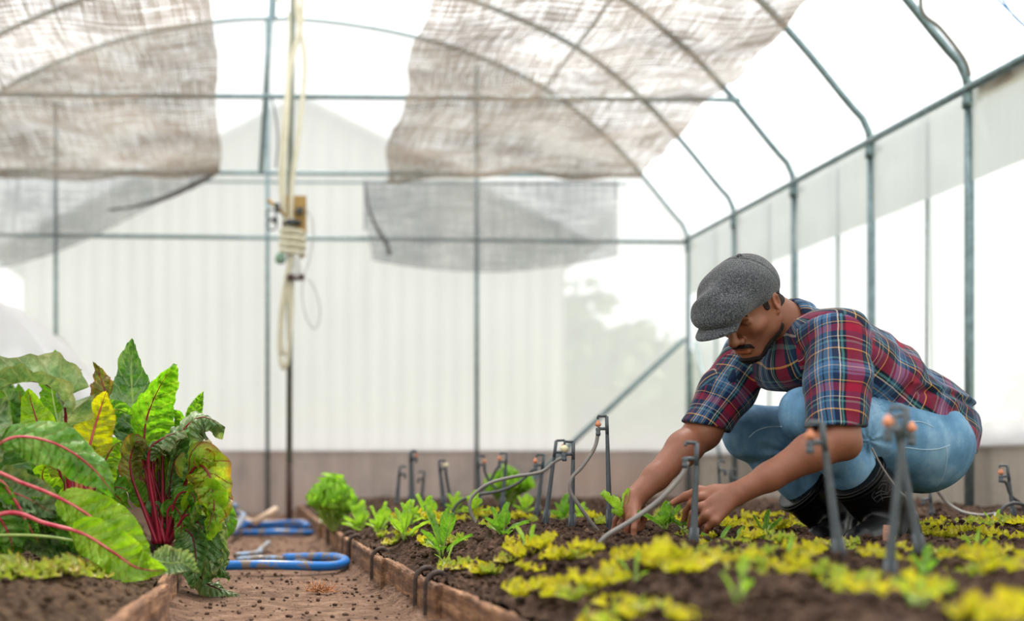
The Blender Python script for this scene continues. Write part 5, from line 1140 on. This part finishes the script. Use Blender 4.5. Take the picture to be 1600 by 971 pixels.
# plant E, farther back, mostly hidden
E = empty('swiss_chard', W(60, 800, 4.3)); tag(E, 'green chard standing behind the others near the film tunnel', 'chard plant', 'chard plants on the left bed')
crown(E, W(60, 800, 4.3), .04, M_root)
Lf = lambda *a, **k: chard_leaf(E, *a, **k)
for k_, (a, b_, m_) in enumerate(((0, 575, 'dark'), (30, 600, 'mid'), (100, 610, 'dark'), (140, 640, 'light'), (-20, 640, 'mid'), (70, 640, 'lime'), (170, 700, 'dark'), (130, 700, 'mid'), (30, 680, 'mid'), (90, 700, 'light'))):
    Lf([(60, 800), (60 + (a - 60) * .35, 740), (60 + (a - 60) * .75, (b_ + 740) / 2), (a, b_)], (4.3, 4.3), .065, .4, m_, ['green', 'red'][k_ % 2], .006, (0, -1, .2), seed=90 + k_, ruff=.3)
# wilted leaves on the path edge at right of plant A
# ------------------------------------------------------------------ lettuces and seedlings
M_rom = leaf_mat('romaine_leaf', (62, 112, 30), (104, 152, 44), (150, 186, 88), (186, 208, 130), 7, .06, .5, .4, 0, .15, .35)
M_roml = leaf_mat('romaine_leaf_bright', (104, 150, 30), (146, 186, 52), (190, 212, 104), (212, 224, 150), 7, .06, .42, .4, 0, .15, .35)
M_yel = leaf_mat('yellow_lettuce_leaf', (150, 156, 24), (196, 190, 36), (216, 208, 84), (214, 206, 130), 6, .08, .42, .5, .45, .5, .4)
M_yel2 = leaf_mat('yellow_green_lettuce_leaf', (110, 144, 40), (160, 176, 66), (206, 188, 136), (216, 206, 160), 6, .08, .4, .5, .6, .5, .4)
M_curl = leaf_mat('curly_lettuce_leaf', (96, 148, 26), (138, 186, 46), (184, 214, 90), (184, 214, 96), 7, .07, .42, .4, 0, .5, .3)
def rosette(specs, seed, na=9, nl=18, wob=.1):
    out = []
    for i, (az, L_, w, lean, curl, a0) in enumerate(specs):
        d = np.array([math.cos(az), math.sin(az), 0]); P = []; ang = lean; p = np.zeros(3) + d * .002
        for k in range(7): P.append(p.copy()); p = p + (d * math.sin(ang) + np.array([0, 0, math.cos(ang)])) * L_ / 6; ang += curl / 6
        nh = unit(-d * math.cos(lean + curl * .5) + np.array([0, 0, math.sin(lean + curl * .5)]))
        out.append((P, w, nh, a0, seed * 17 + i))
    return out
def seedling(name, specs, seed, mat, stem_mat, label, cat, loc, grp, parts=True, ruff=.1, cup=.35, edge=.0, rz=0.0, s_=1.0, point=1.15, rr_=.0022):
    e = empty(name, loc); e.rotation_euler[2] = rz; e.scale = (s_,) * 3; tag(e, label, cat, grp); allm = MB()
    for P, w, nh, a0, sd in rosette(specs, seed):
        V, Fc, U = blade(P, w, nh, a0, cup=cup, ruff=ruff, seed=sd, na=9, nl=24, point=point, edge=edge)
        Q = spline(P, 14); R = [rr_ * (1.2 - f) if f > a0 else rr_ * 1.3 for f in np.linspace(0, 1, 14)]
        if parts:
            o = mesh_obj('leaf', np.array(V), Fc, mat, e, uv=U); m = MB(); m.tube(Q, R, 6); m.build('leaf_rib', stem_mat, o)
        else: allm.add(V, Fc, U); allm.tube(Q, R, 5)
    if not parts: allm.build('foliage', mat, e)
    return e
def soil_at(px, py):
    for _ in range(1):
        Y = 3.5
        for k in range(40):
            X = (px - VX) * Y / F_PX; z = float(bed_h(np.array([X]), np.array([Y]))[0]); Yn = (HC - z) * F_PX / (py - VY); Y = Y + .4 * (min(max(Yn, 1.2), 9) - Y)
    X = (px - VX) * Y / F_PX; return np.array([X, Y, float(bed_h(np.array([X]), np.array([Y]))[0]) - .004])
SG = SM['green']
def romaine(px, py, hpx, seed, label, n=7, mat=None, wr=.26, lean=(.12, 1.0), grp=None, Y=None, az0=None, a0=.25):
    p = soil_at(px, py) if Y is None else np.array([*W(px, py, Y)]); hm = hpx * p[1] / F_PX; rr = np.random.default_rng(seed); sp = []
    for i in range(n):
        f = i / max(1, n - 1); L_ = hm * (1.08 - .35 * f) * (.85 + .3 * rr.random()); sp.append((i * 2.4 + rr.random() * .6 + (az0 or 0), L_, L_ * wr * .62 * (.8 + .4 * rr.random()), lean[0] + (lean[1] - lean[0]) * f, .2 + .75 * f, a0))
    return seedling('lettuce_seedling', sp, seed, mat or M_rom, SG, label, 'seedling', p, grp, point=1.6, ruff=.05, cup=.22)
romaine(690, 873, 74, 1, 'sharp green seedling nearest the plank, long upright leaves', 9)
romaine(785, 838, 56, 2, 'sharp broad-leaved green seedling left of the stakes', 8, None, .34, a0=.1)
romaine(826, 866, 52, 3, 'slender pale seedling with two spoon leaves, right of the broad one', 4, M_roml, .24, (.12, .6), a0=.45)
romaine(697, 880, 30, 4, 'thin wispy sprout between the two sharp seedlings', 3, M_roml, .12, (.3, .9))
romaine(632, 848, 56, 5, 'bright seedling behind the sharp one by the plank', 9, M_roml, .28)
romaine(595, 832, 48, 6, 'bright seedling near the plank below the stakes', 8, M_roml, .34)
romaine(562, 832, 46, 7, 'broad pale seedling right of the lettuce bush', 8, M_roml, .42)
romaine(668, 815, 46, 8, 'round-leaved seedling in front of the double-headed stake', 8, M_roml, .46, a0=.1)
romaine(640, 825, 34, 9, 'low seedling left of the round-leaved one', 7, M_roml, .4)
romaine(880, 812, 38, 10, 'seedling half hidden behind the cream-nozzled stake', 7, M_rom, .4)
romaine(908, 812, 34, 11, 'low seedling right of the cream-nozzled stake', 7, M_roml, .4)
romaine(820, 805, 34, 12, 'blurred seedling behind the leaning stake', 7, M_roml, .4)
romaine(740, 815, 34, 13, 'blurred seedling inside the arched tubes', 7, M_roml, .4)
romaine(712, 806, 30, 14, 'blurred seedling below the arched tubes, left', 7, M_roml, .45)
romaine(1150, 852, 34, 15, 'dark-leaved seedling just right of the near hand', 5, M_rom, .28, (.35, 1.0))
romaine(1196, 850, 48, 16, 'seedling with an upright pointed leaf left of the boots', 6, M_rom, .26, (.05, 1.0))
romaine(1120, 850, 34, 17, 'low seedling below the near wrist', 5, M_rom, .3, (.5, 1.1))
romaine(1524, 870, 46, 18, 'thin-leaved seedling right of the boots', 6, M_roml, .14, (.1, .9))
romaine(1232, 872, 40, 19, 'blurred seedling in front of the far boot', 4, M_roml, .25)
romaine(990, 905, 52, 20, 'blurred pale sprout in the middle foreground', 3, M_roml, .2, (.1, .5), a0=.5)
romaine(1155, 950, 72, 21, 'large blurred pale sprout at the bottom, below the near hand', 4, M_roml, .17, (.1, .5), a0=.5)
romaine(1432, 968, 60, 22, 'large blurred pale sprout at the bottom right', 4, M_roml, .22, (.1, .6), a0=.5)
romaine(1445, 900, 50, 23, 'blurred green seedling at the foot of the crossing stakes', 6, M_rom, .3)
romaine(1556, 822, 34, 24, 'small distant seedling left of the far right stake', 5, M_roml, .2)
# the plants being set between the hands
p = W(974, 812, 3.50); seedling('lettuce_seedling', [(3.0, .092, .024, .62, .25, .12), (.3, .086, .014, .18, .1, .2), (2.5, .07, .018, .4, .3, .2), (-.2, .05, .014, .8, .5, .2), (3.6, .045, .016, 1.0, .3, .2)], 31, M_roml, SG,
    'bright two-leaved seedling held in the far hand', 'seedling', p, None)
p = W(1040, 828, 3.42); seedling('lettuce_seedling', [(2.7, .085, .013, .9, .3, .2), (1.2, .08, .014, .25, .2, .2), (-1.0, .075, .016, .2, .2, .2), (.2, .075, .015, .45, .5, .2), (-2.2, .06, .016, .6, .5, .2), (4.0, .07, .014, .9, .6, .2), (.9, .06, .014, .9, .6, .2)], 32, M_rom, SG,
    'fresh green seedling being planted under the thumb of the near hand', 'seedling', p, None)
p = W(1068, 828, 3.40); seedling('lettuce_seedling', [(.4, .065, .014, .3, .6, .2), (2.5, .05, .012, .8, .5, .2), (-.6, .05, .014, .7, .5, .2)], 33, M_rom, SG, 'small dark-leaved seedling against the near hand', 'seedling', p, None)
# low yellow lettuces: four prototypes, many copies
def low_proto(seed, mat, n, L0, flat):
    rr = np.random.default_rng(seed); sp = [(i * 2.4 + rr.random(), L0 * (.7 + .5 * rr.random()), L0 * .42 * (.8 + .4 * rr.random()), flat[0] + (flat[1] - flat[0]) * rr.random(), .1 + .5 * rr.random(), .12) for i in range(n)]
    return seedling('low_lettuce', sp, seed, mat, SG, 'x', 'lettuce', (0, -50, 0), None, parts=False, ruff=.4, cup=.2, edge=.06, point=1.5, rr_=.0014)
protos = [low_proto(101, M_yel, 5, .046, (.6, 1.2)), low_proto(102, M_yel2, 6, .044, (.5, 1.3)), low_proto(103, M_yel, 5, .052, (.5, 1.1)), low_proto(104, M_yel2, 7, .040, (.7, 1.35))]
used_p = [False] * 4; rl = np.random.default_rng(77)
def low(px, py, s_, label, grp, kind=None, hfn=None, dz=0):
    p = soil_at(px, py) if hfn is None else hfn(px, py)
    k = int(rl.integers(4)) if kind is None else kind
    if used_p[k]: e = copy_tree(protos[k])
    else: e = protos[k]; used_p[k] = True
    e.location = (p[0], p[1], p[2] + dz); e.rotation_euler = (rl.normal() * .12, rl.normal() * .12, rl.random() * 6.28); q = s_ * (.8 + .45 * rl.random()); e.scale = (q, q, q)
    e['label'] = label; e['group'] = grp; return e
bands = [  # x0, x1, y0, y1, count, scale, description
    (905, 1075, 958, 985, 9, 1.0, 'front yellow lettuces at the bottom centre', 'blurred yellow lettuce in the clump at the bottom centre'),
    (1505, 1600, 962, 990, 5, 1.0, 'front yellow lettuces at the bottom right', 'blurred yellow lettuce in the bottom right corner'),
    (800, 975, 920, 940, 12, 1.0, 'second front row of yellow lettuces, left', 'blurred yellow lettuce in the row right of the nearest plank'),
    (1335, 1470, 922, 948, 11, 1.1, 'second front row of yellow lettuces, right', 'blurred yellow lettuce in front of the crossing stakes'),
    (1015, 1320, 886, 906, 24, 1.0, 'long blurred row of yellow lettuces', 'blurred yellow lettuce in the long row before the near stake'),
    (1490, 1600, 888, 906, 10, 1.0, 'blurred row of yellow lettuces at the right edge', 'blurred yellow lettuce by the right edge, in front of the sharp ones'),
    (700, 835, 876, 892, 11, .95, 'yellow lettuces right of the sharp seedling', 'yellow lettuce right of the sharp seedling by the plank'),
    (835, 1010, 862, 880, 17, 1.0, 'yellow lettuces in front of the tall stake', 'yellow lettuce in front of the tall sprinkler stake'),
    (1080, 1340, 858, 876, 20, .95, 'yellow lettuces in front of the boots', 'yellow lettuce in the row in front of the boots'),
    (1340, 1560, 862, 886, 17, .95, 'yellow lettuces right of the boots, near', 'yellow lettuce between the crossing stakes and the right edge'),
    (1060, 1240, 842, 856, 12, .85, 'lettuces behind the near stake', 'small yellow-green lettuce below the near forearm'),
    (1440, 1600, 836, 850, 12, .95, 'lettuces right of the boots, middle', 'sharp yellow lettuce right of the boots, nearer row'),
    (1440, 1600, 818, 828, 13, 1.0, 'lettuces right of the boots, far', 'yellow lettuce right of the boots, farther row by the wall'),
    (1130, 1260, 812, 830, 15, 1.1, 'lettuces behind the near hand', 'yellow-green lettuce behind the near hand and left of the boots'),
    (1010, 1100, 806, 820, 8, 1.2, 'lettuces between the hands', 'blurred yellow-green lettuce between the two hands'),
    (590, 720, 838, 858, 9, .9, 'pale lettuces by the plank', 'pale frilly lettuce around the bright seedlings by the plank'),
    (600, 780, 812, 828, 13, 1.1, 'pale lettuces behind the plank corner', 'pale frilly lettuce below the arched tubes'),
    (760, 960, 806, 816, 12, 1.0, 'pale lettuces behind the stakes', 'blurred pale lettuce behind the row of stakes'),
    (790, 860, 850, 862, 4, .8, 'lettuces by the slender seedling', 'small pale lettuce beside the slender seedling'),
]
ORD = 'leftmost second third fourth fifth sixth seventh eighth ninth tenth eleventh twelfth thirteenth fourteenth fifteenth sixteenth seventeenth eighteenth nineteenth twentieth'.split()
def nth(i, n_):
    return 'leftmost' if i == 0 else 'rightmost' if i == n_ - 1 else (ORD[i] + ' from left' if i < n_ / 2 else ORD[n_ - 1 - i] + ' from right')
for x0, x1, y0, y1, n_, s_, grp, lab0 in bands:
    n_ = max(3, int(round(n_ * .72))); s_ = s_ * .88
    for i in range(n_):
        lab = lab0 + ', ' + nth(i, n_)
        px = x0 + (x1 - x0) * (i + .5 + .42 * (rl.random() * 2 - 1)) / n_; py = y0 + (y1 - y0) * rl.random(); low(px, py, s_, lab, grp, kind=(int(rl.integers(2)) * 2 if s_ > .87 and y0 > 855 and rl.random() < .5 else None))
def leftsoil(px, py):
    Y = 3.0
    for k in range(30):
        X = (px - VX) * Y / F_PX; z = float(left_h(np.array([X]), np.array([Y]))[0]); Y += .4 * (min(max((HC - z) * F_PX / (py - VY), 1.2), 9) - Y)
    return np.array([(px - VX) * Y / F_PX, Y, float(left_h(np.array([(px - VX) * Y / F_PX]), np.array([Y]))[0]) - .003])
for i in range(26): low(-10 + 250 * (i + .5 + (rl.random() - .5) * .9) / 26, 888 + 22 * rl.random(), 1.0, 'blurred yellow-green lettuce at the foot of the chard, ' + nth(i, 26), 'lettuces at the foot of the chard', int(1 + 2 * rl.integers(2)), leftsoil)
# leafy lettuce bush and a second one behind the arched tubes
def bush(px, py, Y, r, hgt, n_, label, mat, seed):
    p = W(px, py, Y); p[2] = float(bed_h(np.array([p[0]]), np.array([Y]))[0]) - .01; e = empty('leafy_lettuce', p); tag(e, label, 'lettuce'); rr = np.random.default_rng(seed); m = MB(); st = MB()
    for i in range(n_):
        a = rr.random() * 6.28; f = (i + .5) / n_; lean = 1.25 * (f ** .8); d = np.array([math.cos(a), math.sin(a), 0]); L_ = hgt * (1.0 - .12 * f) * (.85 + .25 * rr.random())
        P = [np.zeros(3), d * L_ * .3 * math.sin(lean) + [0, 0, L_ * .35], d * (L_ * .68 * math.sin(lean) * r / hgt * 1.3) + [0, 0, L_ * (.72 - .25 * f)], d * (L_ * 1.0 * math.sin(lean) * r / hgt * 1.3) + [0, 0, L_ * (1 - .45 * f)]]
        nh = unit(-d * math.cos(lean) + np.array([0, 0, math.sin(lean) + .2])); V, Fc, U = blade(P, .045 * hgt / .26, nh, .18, cup=.5, ruff=.75, freq=9, seed=seed + i, na=11, nl=22, point=1.3, edge=.16); m.add(V, Fc, U); st.tube(spline(P, 10)[:7], .004, 6)
    m.build('foliage', mat, e); st.build('stems', SG, e)
bush(520, 822, 5.35, .115, .235, 110, 'bushy bright green curly lettuce on the plank corner by the path', M_curl, 5)
bush(790, 800, 5.6, .12, .19, 60, 'blurred green lettuce behind the arched tubes', M_curl, 300)
